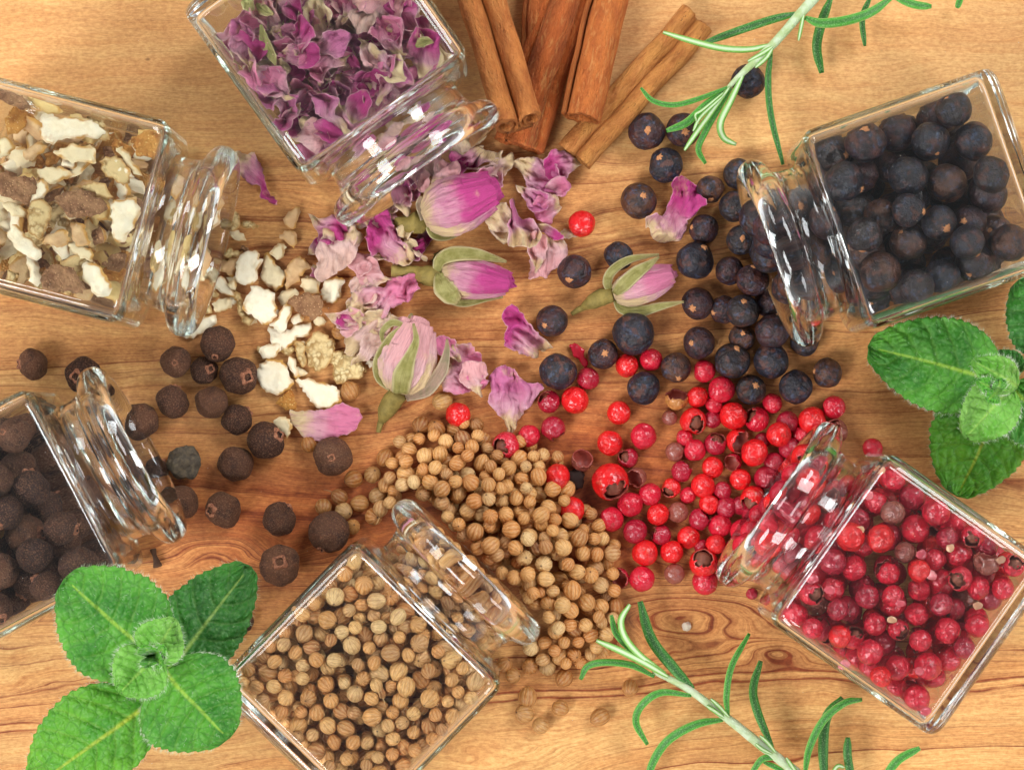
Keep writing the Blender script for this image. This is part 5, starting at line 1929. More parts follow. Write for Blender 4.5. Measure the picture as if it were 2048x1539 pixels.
# ------------------------------------------------------------------ loose rose petals
TPt = {'m': srgb(206, 70, 142), 'k': srgb(230, 132, 166), 'p': srgb(242, 180, 180), 'l': srgb(242, 204, 186), 'd': srgb(164, 36, 104), 'c': srgb(244, 218, 170), 'v': srgb(212, 118, 162)}
C_, D_, E_, F_ = (700, 250), (700, 500), (1000, 250), (1000, 500)
PET = [
 # origin, outline, base, tip, base height, tint, amplitude, label
 ((400,250), [(310,300),(360,265),(480,280),(520,265),(570,330),(640,450),(640,520),(680,600),(700,680),(790,770),(780,820),(720,790),(610,720),(620,630),(520,630),(450,590),(420,480),(370,400)], (310,310), (780,800), .2, 'm', 1.2, 'crumpled magenta petal alone below the rose petal jar corner'),
 (A, [(1290,200),(1500,200),(1670,350),(1650,520),(1400,760),(1250,830),(1200,780),(1200,540),(1250,420),(1260,330)], (1300,200), (1230,800), 1.4, 'l', 1.1, 'big peach pink petal touching the jar lip'),
 (A, [(1180,400),(1250,370),(1260,420),(1210,530),(1090,560),(1090,500)], (1090,560), (1250,380), .2, 'd', .8, 'dark magenta petal scrap left of the peach pink one'),
 (A, [(1140,640),(1190,650),(1200,800),(1130,790)], (1190,650), (1160,800), .2, 'k', .6, 'pink petal sliver behind the peach pink one'),
 (C_, [(140,1130),(190,1050),(220,920),(380,820),(440,960),(470,1060),(540,1170),(680,1330),(640,1430),(400,1400),(290,1300),(240,1350)], (660,1400), (250,950), 1.2, 'm', 1.5, 'vivid magenta petal with ruffled edge below the jar lip'),
 (C_, [(470,1060),(550,1010),(620,960),(680,880),(750,930),(720,1030),(640,1120),(560,1190),(480,1130)], (700,900), (500,1120), 2.4, 'c', 1.2, 'cream curled petal on top of the vivid magenta one'),
 (C_, [(550,1200),(640,1150),(690,1180),(690,1300),(790,1370),(770,1410),(690,1360),(620,1280),(560,1270)], (780,1400), (570,1220), 1.8, 'c', 1.0, 'cream curled petal end between the magenta petal and a sepal'),
 (D_, [(60,240),(100,80),(250,80),(340,250),(450,280),(300,360),(180,400),(100,320)], (440,280), (90,120), 1.0, 'p', 1.0, 'soft pink petal left of the long stemmed rosebud'),
 (D_, [(0,450),(100,440),(200,390),(420,330),(540,240),(640,210),(670,300),(730,390),(640,480),(580,500),(500,590),(360,670),(200,640),(120,760),(40,740),(0,620)], (60,720), (640,260), 1.2, 'k', 1.7, 'tangle of pink petals left below the long stemmed rosebud'),
 (D_, [(-20,760),(130,770),(220,700),(400,690),(420,780),(340,940),(150,960),(60,1080),(-40,1060),(-60,900)], (-30,1050), (380,720), .8, 'l', 1.0, 'cream and blush petal left of the striped rosebud'),
 (D_, [(-170,690),(-60,640),(80,680),(130,760),(40,830),(-60,800),(-150,760)], (100,800), (-140,690), 1.8, 'm', 1.2, 'curled magenta edged petal over the cream and blush one'),
 (D_, [(180,980),(290,960),(300,1100),(230,1130),(160,1040)], (290,1100), (180,990), .4, 'c', .8, 'small yellow petal scrap left of the striped rosebud'),
 (D_, [(930,1000),(1000,930),(1100,970),(1220,940),(1360,1090),(1330,1200),(1370,1300),(1440,1360),(1380,1440),(1270,1410),(1150,1470),(1000,1440),(940,1400)], (950,1040), (1400,1250), .4, 'k', 1.3, 'pink and tan wrinkled petal right of the striped rosebud'),
 (F_, [(10,640),(60,610),(100,550),(150,560),(200,640),(330,760),(400,860),(450,950),(560,1000),(460,1040),(390,1010),(410,1090),(380,1110),(200,1060),(60,1000),(40,880),(60,760)], (540,1005), (80,620), .3, 'm', 1.5, 'twisted magenta petal with a cream tail by a juniper berry'),
 ((1000,700), [(-100,240),(-60,190),(20,165),(180,190),(280,340),(440,350),(440,420),(350,540),(260,640),(200,720),(160,830),(60,840),(60,740),(-40,640),(-100,560),(-110,380)], (110,830), (60,200), .4, 'v', 1.2, 'fan shaped petal with a cream stalk above the coriander heap'),
 (B, [(900,880),(1060,880),(1230,865),(1400,830),(1470,790),(1520,830),(1610,850),(1660,930),(1600,1060),(1500,1110),(1300,1160),(1150,1190),(1130,1130),(1090,1150),(1040,1150),(1010,1060),(950,1000)], (905,900), (1640,980), 1.3, 'k', .55, 'flat veined lilac petal with a notch above an allspice berry'),
 (E_, [(-150,950),(-100,880),(30,870),(60,990),(130,1120),(100,1220),(40,1235),(-50,1130),(-110,1030)], (-140,960), (90,1200), .5, 'c', 1.1, 'yellow cream petal left of the purple crumple'),
 (E_, [(90,880),(130,750),(170,790),(210,900),(310,960),(340,1020),(420,1150),(380,1230),(270,1250),(100,1220),(120,1090),(80,980)], (270,1240), (140,770), 1.4, 'v', 1.9, 'tightly crumpled purple petal right of the big rosebud'),
 (E_, [(130,420),(200,360),(280,320),(480,360),(600,420),(620,520),(680,560),(700,690),(600,710),(560,720),(430,690),(290,690),(250,560),(220,500)], (140,420), (600,690), .5, 'v', 1.4, 'large faded petal below the flat cinnamon stick'),
 (E_, [(330,800),(400,700),(580,720),(630,860),(610,920),(540,980),(520,1030),(430,1000),(350,930)], (610,760), (350,860), .5, 'k', 1.1, 'pink petal with a yellow corner above the lone peppercorn'),
 (E_, [(360,1000),(420,1000),(600,1080),(650,1190),(560,1200),(470,1120),(380,1070)], (380,1010), (640,1190), 1.4, 'm', .9, 'narrow magenta petal left of the lone peppercorn'),
 (E_, [(320,1250),(400,1170),(460,1130),(560,1200),(680,1190),(680,1300),(640,1400),(600,1470),(500,1530),(490,1580),(400,1560),(300,1600),(300,1500)], (400,1160), (450,1560), .5, 'p', 1.1, 'pale veined petal above a brown black juniper berry'),
 (E_, [(600,1080),(690,1040),(720,1090),(800,1140),(680,1170),(640,1140)], (690,1050), (790,1140), .3, 'c', .6, 'cream petal tip touching the lone peppercorn'),
 ((1300,200), [(230,850),(280,800),(350,780),(430,830),(480,880),(470,950),(540,1000),(560,1060),(520,1130),(430,1200),(370,1250),(320,1430),(280,1420),(200,1440),(100,1500),(50,1470),(0,1330),(-50,1340),(-60,1230),(0,1190),(120,1200),(190,1100),(220,960)], (80,1490), (400,830), .5, 'm', 1.5, 'purple magenta petal lying among the juniper berries'),
 (C_, [(1180,450),(1300,440),(1450,380),(1560,310),(1660,270),(1690,340),(1660,420),(1600,520),(1480,510),(1300,490)], (1660,290), (1220,460), 1.2, 'l', 1.0, 'pale petal over the top of the big rosebud, beside the cinnamon'),
 (C_, [(1040,340),(1150,250),(1200,215),(1300,210),(1400,250),(1500,270),(1570,240),(1560,310),(1500,370),(1370,390),(1200,460),(1120,400)], (1300,215), (1180,440), .9, 'd', 1.4, 'dark magenta petal with a cream lip near the cinnamon'),
 (C_, [(850,340),(930,370),(1000,345),(1100,380),(1120,480),(1120,560),(1050,620),(840,630),(850,500)], (840,600), (1060,370), 3.4, 'p', 1.3, 'blush petal with a rolled pink rim on the big rosebud'),
 (C_, [(430,520),(520,480),(580,400),(640,340),(720,320),(780,340),(830,450),(720,500),(680,560),(680,640),(600,680),(520,650),(440,640)], (780,360), (470,600), 1.0, 'm', 1.5, 'magenta crumpled petal in front of the rose jar mouth'),
 (C_, [(360,900),(440,800),(460,720),(530,680),(570,690),(560,780),(500,880),(420,900)], (370,900), (560,700), 1.0, 'l', 1.0, 'pale curved petal under the jar lip'),
 (C_, [(560,700),(700,640),(740,690),(690,770),(580,800)], (560,790), (730,660), .5, 'k', .8, 'pink petal fold left of the big rosebud'),
 (C_, [(690,1000),(760,980),(800,1060),(880,1160),(800,1230),(730,1300),(690,1200)], (700,1010), (780,1240), .3, 'd', 1.0, 'deep purple petal under the tip of the big rosebud calyx'),
 (C_, [(40,1000),(60,930),(240,930),(260,960),(200,1030),(100,1050)], (50,1000), (240,940), .5, 'p', .9, 'dusty pink petal under the end of the jar lip'),
 (C_, [(190,900),(300,830),(380,760),(440,820),(360,880),(280,930)], (430,800), (200,900), 1.2, 'm', .9, 'magenta petal under the jar lip above the vivid one'),
 (C_, [(960,170),(1100,90),(1250,0),(1400,10),(1420,90),(1380,160),(1280,200),(1180,215),(1060,220)], (980,190), (1390,60), .5, 'c', 1.2, 'cream petal wedged between the jar lip and the cinnamon'),
]
G_PET = 'loose dried rose petals'
for i, ((ox, oy), pl, b_, t_, z0, tn, amp, lab) in enumerate(PET):
    q = Z5(pl, ox, oy)
    zz = .0020 + z0 * .001
    q, c = outline_world(q, zz)
    bb = np.array(P(*Z5([b_], ox, oy)[0], zz)[:2]) - c
    tt = np.array(P(*Z5([t_], ox, oy)[0], zz)[:2]) - c
    petal(q, c, bb, tt, z0 * .0011 + .0003, i + 11, TPt[tn], lab, G_PET, amp * .0013, amp * .0014)

# petals inside the rose jar
def petal_shape(rnd, L, Wd):
    out = []
    for i in range(14):
        a = 2 * math.pi * i / 14
        x = math.cos(a) * L / 2
        w = Wd / 2 * (.70 + .55 * math.cos(a)) if math.cos(a) < 0 else Wd / 2 * rnd.uniform(.75, 1.2)
        out.append((x * (1 + rnd.uniform(-.10, .10)), math.sin(a) * w * (1 + rnd.uniform(-.15, .15))))
    return np.array(out)


rnd = random.Random(5)
NJ = 185
cands = []
for i in range(NJ):
    top = i >= NJ - 104
    if top:
        k = i - (NJ - 104)
        gx, gy = k % 12, k // 12
        x = .0075 + .0285 * (gx + .5 + rnd.uniform(-.5, .5)) / 12
        y = -b_in + .0015 + (2 * b_in - .003) * (gy + .5 + rnd.uniform(-.5, .5)) / 9
        z = rnd.uniform(.0235, .0335)
    else:
        x, y = rnd.uniform(.0070, .0350), rnd.uniform(-b_in + .0015, b_in - .0015)
        z = .004 + .022 * i / (NJ - 104)
    cands.append((z, x, y, top))
cands.sort()
for i, (z, x, y, top) in enumerate(cands):
    w = J_ROS.world((x, y, z))
    if w[1] > .094:
        continue
    L, Wd = rnd.uniform(.0062, .0112), rnd.uniform(.0038, .0078)
    a = rnd.uniform(0, 6.28)
    q = spin(petal_shape(rnd, L, Wd), a)
    tip = np.array((math.cos(a), math.sin(a))) * L / 2
    tn = rnd.choice('mmmkkkvvvppllcd')
    wl = {'m': 'magenta', 'k': 'pink', 'v': 'lilac', 'p': 'pale pink', 'l': 'peach', 'c': 'cream', 'd': 'dark purple'}[tn]
    end = 'near the shoulder' if x > .026 else ('near the frame edge' if w[1] > .066 else 'in the middle')
    lab = f'{wl} crumpled rose petal inside its jar, ' + ('under the upper glass, ' if top else 'below the top layer, ') + end
    petal(q, w[:2], -tip, tip, z, i + 900, TPt[tn], lab, 'rose petals inside the jar', rnd.uniform(.0016, .0030), rnd.uniform(.002, .005), 1.0, J_ROS,
          rnd.uniform(-.45, .45), rnd.uniform(-.45, .45), .00052)
for i, (x, y, tn) in enumerate([(655, 455, 'm'), (700, 470, 'l'), (735, 520, 'p'), (800, 395, 'k'), (835, 345, 'p'), (930, 318, 'm'), (985, 352, 'k'), (1010, 440, 'c'), (1060, 395, 'v'), (1110, 375, 'k'),
                               (1075, 505, 'p'), (720, 590, 'l'), (765, 640, 'c'), (690, 640, 'p'), (735, 700, 'l'), (900, 700, 'k'), (950, 760, 'p'), (820, 500, 'd'), (870, 330, 'l'), (760, 440, 'p'), (1125, 330, 'm')]):
    q = P(x, y, .003)
    a = rnd.uniform(0, 6.28)
    L = rnd.uniform(.0060, .0092)
    pl = spin(petal_shape(rnd, L, L * rnd.uniform(.55, .8)), a)
    tip = np.array((math.cos(a), math.sin(a))) * L / 2
    wl = {'m': 'magenta', 'k': 'pink', 'v': 'lilac', 'p': 'pale pink', 'l': 'peach', 'c': 'cream', 'd': 'dark purple'}[tn]
    where = 'close to the rose jar mouth' if y < 350 else ('right of the big rosebud' if x > 980 else ('around the striped rosebud' if y > 620 else ('left of the long stemmed rosebud' if x < 780 else 'beside the big rosebud')))
    petal(pl, q[:2], -tip, tip, rnd.uniform(.0006, .0026), i + 1700, TPt[tn], f'small crinkled {wl} petal tucked among larger ones, {where}', G_PET, rnd.uniform(.0013, .0021), rnd.uniform(.001, .003), 1.0,
          None, rnd.uniform(-.2, .2), rnd.uniform(-.2, .2))
for i in range(12):
    x, t = rnd.uniform(.038, .0475), rnd.uniform(-1, 1)
    y = t * .0085
    z = JW / 2 - math.sqrt(.0118 ** 2 - y * y) + rnd.uniform(.001, .009)
    w = J_ROS.world((x, y, z))
    a = rnd.uniform(0, 6.28)
    L = rnd.uniform(.006, .009)
    q = spin(petal_shape(rnd, L, L * .6), a)
    tip = np.array((math.cos(a), math.sin(a))) * L / 2
    tn = rnd.choice('mmkvplc')
    wl = {'m': 'magenta', 'k': 'pink', 'v': 'lilac', 'p': 'pale pink', 'l': 'peach', 'c': 'cream', 'd': 'dark purple'}[tn]
    petal(q, w[:2], -tip, tip, z, i + 1200, TPt[tn], f'{wl} rose petal in the neck of the rose jar', 'rose petals in the jar neck', .0008, .001, 1.0, None, 0, 0, .00062)
for i, (pl, zz) in enumerate((([(522, 50), (530, 85), (545, 115), (552, 132)], .034), ([(486, 0), (496, 10), (506, 22)], .034), ([(512, 8), (530, 22), (548, 30)], .033), ([(832, 95), (848, 84), (868, 86)], .034))):
    o = strap('dried_sepal', pts3(pl, zz), [.0002, .0010, .0008, .0001] if i != 1 else [.0006, .0013, .0004], M_SEPAL, None)
    tag(o, ['pointed green sepal among the petals in the rose jar', 'short rounded green leaf at the top frame edge in the rose jar', 'dark green leaf scrap left of the jar middle, near the frame edge',
            'olive leaf scrap near the right shoulder of the rose jar'][i], 'sepal')


# ------------------------------------------------------------------ rosebuds
def rosebud(base, tip, rad, zc, label, tint, seed, sepals, stem, hip, blunt=0.35, extra=()):
    b, t = P(*base, zc), P(*tip, zc)
    ax = Vector(t) - Vector(b)
    L = ax.length
    ax.normalize()
    side = Vector((0, 0, 1)).cross(ax).normalized()
    up = ax.cross(side)
    root = empty('rosebud', (b.x, b.y, 0))
    tag(root, label, 'rosebud', 'dried rosebuds')
    bl = Vector((b.x, b.y, zc)) - root.location

    def shell(name, th0, th1, r0, lift, s0, s1, sd, seamwave=.05, g0=.10, g1=.80):
        nu, nv = 84, 52
        V, UV, F = [], [], []
        for j in range(nv + 1):
            s = s0 + (s1 - s0) * j / nv
            pts_ = ((0, .34, .30), (.06, .58, .55), (.16, .84, .80), (.34, 1.0, 1.0), (.55, .94, .88), (.75, .76, .60), (.90, .60, .30), (1.0, .46, .07))
            bl_ = min(1, blunt * 2)
            pr = float(np.interp(s, [q[0] for q in pts_], [q[1] * bl_ + q[2] * (1 - bl_) for q in pts_]))
            for i in range(nu + 1):
                u = i / nu
                a = th0 + (th1 - th0) * u + .5 * s
                edge = min(u, 1 - u)
                sk = s + seamwave * nz(u * 3 + sd, sd) * (s > .6)
                r = rad * U * pr * r0 * (1 + .13 * nz(a * 1.1, s * 2.2, sd) + .085 * (1 - 2.4 * abs(nz(a * 3.2, s * 2.0, sd + 3))) + .045 * (1 - 2.4 * abs(nz(a * 7, s * 4, sd + 7))) + .022 * (1 - 2.4 * abs(nz(a * 17, s * 9, sd + 11)))) + lift * (1 - math.exp(-edge * 9)) * .4
                if th1 - th0 < 6:
                    r += lift * .5 * s
                q = bl + ax * (L * sk) + (side * math.cos(a) + up * math.sin(a)) * r
                V.append(q)
                UV.append((g0 + s * g1, (u - .5) * 1.2))
        m = nu + 1
        for j in range(nv):
            for i in range(nu):
                F.append((j * m + i, j * m + i + 1, (j + 1) * m + i + 1, (j + 1) * m + i))
        o = mesh_obj(name, V, F, M_PETAL, root, uv=UV)
        o.color = tint
        md = o.modifiers.new('thickness', 'SOLIDIFY')
        md.thickness = .0002
        return o
    shell('petal', 0, 2 * math.pi, .90, 0, .0, 1.0, seed)
    shell('petal', .25, 2.3, 1.0, .0014, .02, .93, seed + 1, .05, .12, .95)
    shell('petal', 2.05, 4.6, 1.01, .0012, .02, .88, seed + 2, .05, .0, .62)
    shell('petal', 4.3, 6.9, 1.0, .0012, .02, .95, seed + 3, .05, .05, .75)
    for k, (pp, zs, wid, dry) in enumerate(sepals):
        q = [tuple(Vector(v) - root.location) for v in pts3(pp, [z * U for z in zs])]
        strap('sepal', q, [w * U for w in wid], M_SEPAL_P if dry else M_SEPAL, root, cup=.35)
    if hip:
        pp, zs, wid = hip
        q = [tuple(Vector(v) - root.location) for v in pts3(pp, [z * U for z in zs])]
        tube('hip', q, [w * U for w in wid], M_HIP, root, 16, 1.0, 24, .06)
    if stem:
        pp, zs, wid = stem
        q = [tuple(Vector(v) - root.location) for v in pts3(pp, [z * U for z in zs])]
        tube('stem', q, [w * U for w in wid], M_HIP, root, 12, 1.0, 18, .10)
    for pp, zs, wid in extra:
        q = [tuple(Vector(v) - root.location) for v in pts3(pp, [z * U for z in zs])]
        strap('leaf', q, [w * U for w in wid], M_LEAFD, root)
    return root


# the big one by the rose jar
rosebud((847, 438), (998, 374), 47, .0058, 'largest magenta rosebud with a cream base, below the rose jar', TPt['m'], 3,
        [([(850, 432), (868, 468), (900, 470), (940, 448), (976, 422)], [60, 40, 22, 24, 30], [5, 9, 8, 6, 1], 0),
         ([(846, 440), (838, 410), (842, 392)], [70, 62, 66], [4, 6, 2], 1)],
        None, ([(855, 436), (838, 444), (818, 448), (790, 442)], [50, 42, 36, 30], [10, 24, 18, 9]), .5)
# the long stemmed one
rosebud((880, 550), (1030, 567), 32, .0042, 'long stemmed rosebud pointing right with green sepals, in the middle', TPt['m'], 9,
        [([(876, 560), (878, 524), (905, 508), (950, 508), (985, 516), (1013, 523)], [46, 62, 74, 66, 46, 36], [5, 12, 15, 12, 7, 2], 0),
         ([(878, 546), (886, 572), (905, 592), (918, 602)], [60, 84, 76, 66], [9, 21, 20, 8], 0),
         ([(882, 575), (900, 598), (930, 606), (970, 598), (1006, 593)], [30, 22, 18, 18, 20], [4, 8, 7, 5, 2], 0)],
        ([(784, 541), (815, 543), (845, 545)], [22, 26, 32], [12, 12, 12]), ([(832, 546), (850, 550), (868, 552), (885, 550)], [30, 36, 40, 42], [11, 20, 22, 12]), .15,
        [([(892, 508), (880, 520), (868, 528)], [10, 16, 14], [12, 18, 8])])
# the small one among the berries
rosebud((1226, 590), (1354, 546), 28, .0040, 'small pink rosebud with open green sepals among the juniper berries', TPt['k'], 15,
        [([(1228, 590), (1215, 565), (1226, 540), (1262, 518), (1318, 509)], [30, 54, 66, 60, 50], [6, 9, 9, 7, 1.5], 0),
         ([(1230, 588), (1246, 570), (1272, 546), (1296, 530), (1318, 514)], [60, 82, 84, 74, 60], [8, 14, 13, 8, 1.5], 0),
         ([(1232, 598), (1244, 618), (1280, 622), (1322, 612), (1368, 603)], [30, 36, 40, 50, 70], [6, 9, 11, 7, 1.5], 0)],
        ([(1143, 628), (1156, 620), (1172, 612)], [12, 14, 18], [4, 6, 7]), ([(1166, 614), (1184, 604), (1205, 594), (1226, 590)], [18, 30, 36, 38], [7, 15, 18, 13]), .15)
# the striped pale one
rosebud((797, 786), (838, 636), 45, .0060, 'striped pale pink rosebud standing upward with a drooping green hip', TPt['p'], 27,
        [([(795, 783), (762, 755), (760, 720), (782, 676), (805, 655), (824, 627)], [40, 44, 60, 84, 84, 70], [6, 12, 13, 8, 5, 1.5], 0),
         ([(800, 788), (806, 750), (820, 712), (832, 680), (827, 647)], [90, 122, 128, 120, 108], [17, 20, 11, 6, 1.5], 0),
         ([(812, 796), (852, 780), (882, 742), (893, 705), (894, 678)], [50, 74, 82, 80, 70], [6, 13, 12, 6, 1.5], 1),
         ([(768, 690), (764, 664), (784, 645), (803, 650), (796, 660)], [60, 70, 84, 84, 78], [2, 5, 7, 5, 2], 0)],
        ([(767, 832), (760, 850), (757, 864)], [12, 12, 10], [8, 6, 5]), ([(800, 786), (786, 800), (772, 822), (764, 842)], [50, 34, 22, 14], [17, 20, 18, 8]), .55)


# ------------------------------------------------------------------ cinnamon: bark rolled from both edges
def cinnamon(p0, p1, zz, rx, rz, label, tint, seed, kindc='double', up=1, t=.00075, wob=1.7):
    zc, ze = zz if isinstance(zz, tuple) else (zz, zz)
    a, b = P(*p0, zc), P(*p1, ze)
    ax = Vector((b.x - a.x, b.y - a.y, 0))
    L = ax.length
    ax.normalize()
    side = Vector((0, 0, 1)).cross(ax)
    slope = (ze - zc) / L
    rnd = random.Random(seed)
    pts = []
    if kindc == 'double':     # two rolls side by side, seam facing up (or down)
        r1, r2 = rx * .50, rx * .50
        for k in range(46):
            th = math.pi * .5 - 2 * math.pi * 1.45 * (1 - k / 45)
            r = r1 * (.42 + .56 * k / 45)
            pts.append((-r1 * 1.0 + r * math.cos(math.pi - th) * -1 * -1, r * math.sin(th - math.pi) * -1 * -1))
        left = pts
        # spiral that opens from the inside to the bottom of each roll
        left = []
        for k in range(46):
            f = k / 45
            th = -math.pi / 2 - (1 - f) * 2 * math.pi * 1.35
            r = r1 * (.40 + .56 * f)
            left.append((-r1 + r * math.cos(-th + math.pi) * 1.0, rz * (r / r1) * math.sin(th)))
        right = [(-x, z) for x, z in left][::-1]
        line = left + right
    else:                     # a single scroll
        line = []
        for k in range(80):
            f = k / 79
            th = f * 2 * math.pi * 1.75
            r = .46 + .50 * f
            line.append((rx * r * math.cos(th + 2.0), rz * r * math.sin(th + 2.0)))
    line = np.array(line) * np.array((1, up))
    tg = np.gradient(line, axis=0)
    nrm = np.column_stack([-tg[:, 1], tg[:, 0]])
    nrm /= np.linalg.norm(nrm, axis=1)[:, None] + 1e-12
    arc = np.concatenate([[0], np.cumsum(np.linalg.norm(np.diff(line, axis=0), axis=1))])
    n = len(line)
    prof = np.vstack([line + nrm * t / 2, (line - nrm * t / 2)[::-1]])
    pu = np.concatenate([arc, arc[::-1] + .003])
    m = len(prof)
    ns = 70
    V, UV, F = [], [], []
    for j in range(ns + 1):
        f = j / ns
        s = f * L
        kx = 1 + wob * .035 * nz(s * 40, seed) + wob * .012 * nz(s * 160, seed + 4)
        off = wob * .0003 * nz(s * 30, seed + 8)
        for i in range(m):
            x, z = prof[i] * kx
            x += wob * .00018 * nz(s * 120, x * 500, seed) + off
            z += wob * .00018 * nz(s * 120 + 9, x * 500, z * 500 + seed)
            e_ = 0
            if j in (0, ns):
                e_ = .0009 * nz(i * .07, seed + j) + .0004 * nz(i * .4, seed + j)
            q = Vector((a.x, a.y, zc)) + ax * (s + e_ - slope * z) + side * x + Vector((0, 0, z + slope * s))
            V.append(q - Vector((a.x, a.y, 0)))
            UV.append((s / .02, pu[i] / .02))
    for j in range(ns):
        for i in range(m):
            i2 = (i + 1) % m
            F.append((j * m + i, j * m + i2, (j + 1) * m + i2, (j + 1) * m + i))
    for j, fl in ((0, True), (ns, False)):
        for i in range(n - 1):
            q = (j * m + i, j * m + i + 1, j * m + m - 2 - i, j * m + m - 1 - i)
            F.append(q[::-1] if fl else q)
    o = mesh_obj('cinnamon_stick', V, F, M_CIN, uv=UV)
    zmin = min(v.co.z for v in o.data.vertices)
    o.location = (a.x, a.y, max(0, .0002 - zmin))
    o.color = tint
    tag(o, label, 'cinnamon stick', 'cinnamon sticks')
    return o


TCn = [srgb(222, 140, 72), srgb(206, 108, 48), srgb(214, 122, 56), srgb(218, 148, 76), srgb(190, 102, 46)]
cinnamon((1038, 292), (1152, -60), .0036, .0058, .0034, 'broad flat reddish cinnamon stick under the doubled one', TCn[1], 4, 'double', -1)
cinnamon((1064, 250), (1090, -120), .0030, .0030, .0028, 'cinnamon stick lying lowest, glimpsed between the doubled and the broad one', TCn[4], 8, 'single', 1)
cinnamon((1038, 246), (936, -90), (.0150, .0040), .0052, .0034, 'doubled cinnamon stick with two open rolls, beside the rose jar', TCn[0], 2, 'double', 1)
cinnamon((1165, 236), (1238, -70), (.0090, .0042), .0042, .0038, 'straight thick cinnamon stick with a rolled end, right of the broad one', TCn[2], 5, 'single', 1)
cinnamon((1149, 312), (1394, 40), (.0038, .0026), .0044, .0025, 'thin paired cinnamon stick pointing at the rosemary', TCn[3], 6, 'double', 1)


# ------------------------------------------------------------------ rosemary
def sprig(label, stem, szs, srad, leaves, ox, oy, s, gname):
    sp = Z5(stem, ox, oy, s)
    p0 = P(*sp[0], 0)
    root = empty('rosemary_sprig', (p0.x, p0.y, 0))
    tag(root, label, 'rosemary sprig')
    loc = lambda pp, zs: [tuple(Vector(v) - root.location) for v in pts3(Z5(pp, ox, oy, s), [z * U for z in zs])]
    tube('stem', loc(stem, szs), [r * U for r in srad], M_STEM, root, 10, .9, 40, .10)
    for (pp, zs, w, m) in leaves:
        mt = {'g': M_NEED, 'd': M_NEED_D, 'p': M_NEED_P}[m]
        w *= 1.12
        tube('leaf', loc(pp, zs), [w * .45 * U, w * .85 * U, w * U, w * U, w * .97 * U, w * .88 * U, w * .5 * U], mt, root, 14, .55, 30, .03, .22)
    return root


sprig('rosemary sprig with pale tip leaves, above the juniper jar', [(1240, -160), (1100, 0), (1020, 90), (870, 260), (700, 420), (600, 520), (520, 630)],
      [60, 70, 80, 90, 96, 90, 80], [12, 11, 10, 9, 7, 5, 3],
      [([(1010, 80), (850, 120), (640, 190), (440, 262)], [80, 84, 70, 50], 7.5, 'd'),
       ([(840, 270), (720, 298), (560, 292), (380, 250), (200, 195)], [92, 96, 104, 100, 84], 6, 'p'),
       ([(1055, 108), (1150, 140), (1300, 125), (1450, 75), (1570, -10)], [82, 96, 104, 96, 80], 9, 'g'),
       ([(1048, 80), (1030, 170), (1015, 245)], [84, 90, 84], 3.5, 'p'),
       ([(1210, -10), (1160, 120), (1125, 280), (1155, 440)], [60, 56, 46, 30], 9, 'd'),
       ([(852, 310), (832, 480), (850, 700), (922, 992)], [86, 76, 70, 60], 6, 'd'),
       ([(600, 520), (430, 590), (270, 632), (140, 608), (65, 530)], [92, 90, 84, 86, 96], 5, 'g'),
       ([(590, 530), (450, 640), (340, 740), (220, 788)], [88, 84, 80, 72], 7.5, 'g'),
       ([(600, 525), (480, 690), (400, 800), (328, 905)], [96, 104, 100, 90], 5, 'p'),
       ([(610, 530), (540, 640), (450, 800), (412, 900), (455, 985)], [88, 84, 74, 60, 50], 6, 'g'),
       ([(690, 430), (610, 600), (545, 740), (565, 830), (638, 870)], [96, 104, 100, 84, 70], 6.5, 'p'),
       ([(1450, -20), (1400, 110), (1415, 278)], [60, 50, 34], 5.5, 'd'),
       ([(1600, -10), (1720, 30), (1815, 40)], [70, 70, 60], 7.5, 'g'),
       ([(1995, -20), (1970, 50)], [40, 34], 6, 'g'),
       ([(560, 560), (440, 660), (395, 690), (400, 730)], [104, 116, 118, 112], 3, 'p'),
       ([(560, 580), (430, 700), (380, 790)], [106, 112, 104], 3.5, 'p'),
       ([(860, 280), (800, 320), (710, 370)], [98, 102, 98], 4, 'p'),
       ([(860, 290), (820, 350), (755, 408)], [98, 102, 96], 4, 'p')], 1260, 0, 3.012, '')
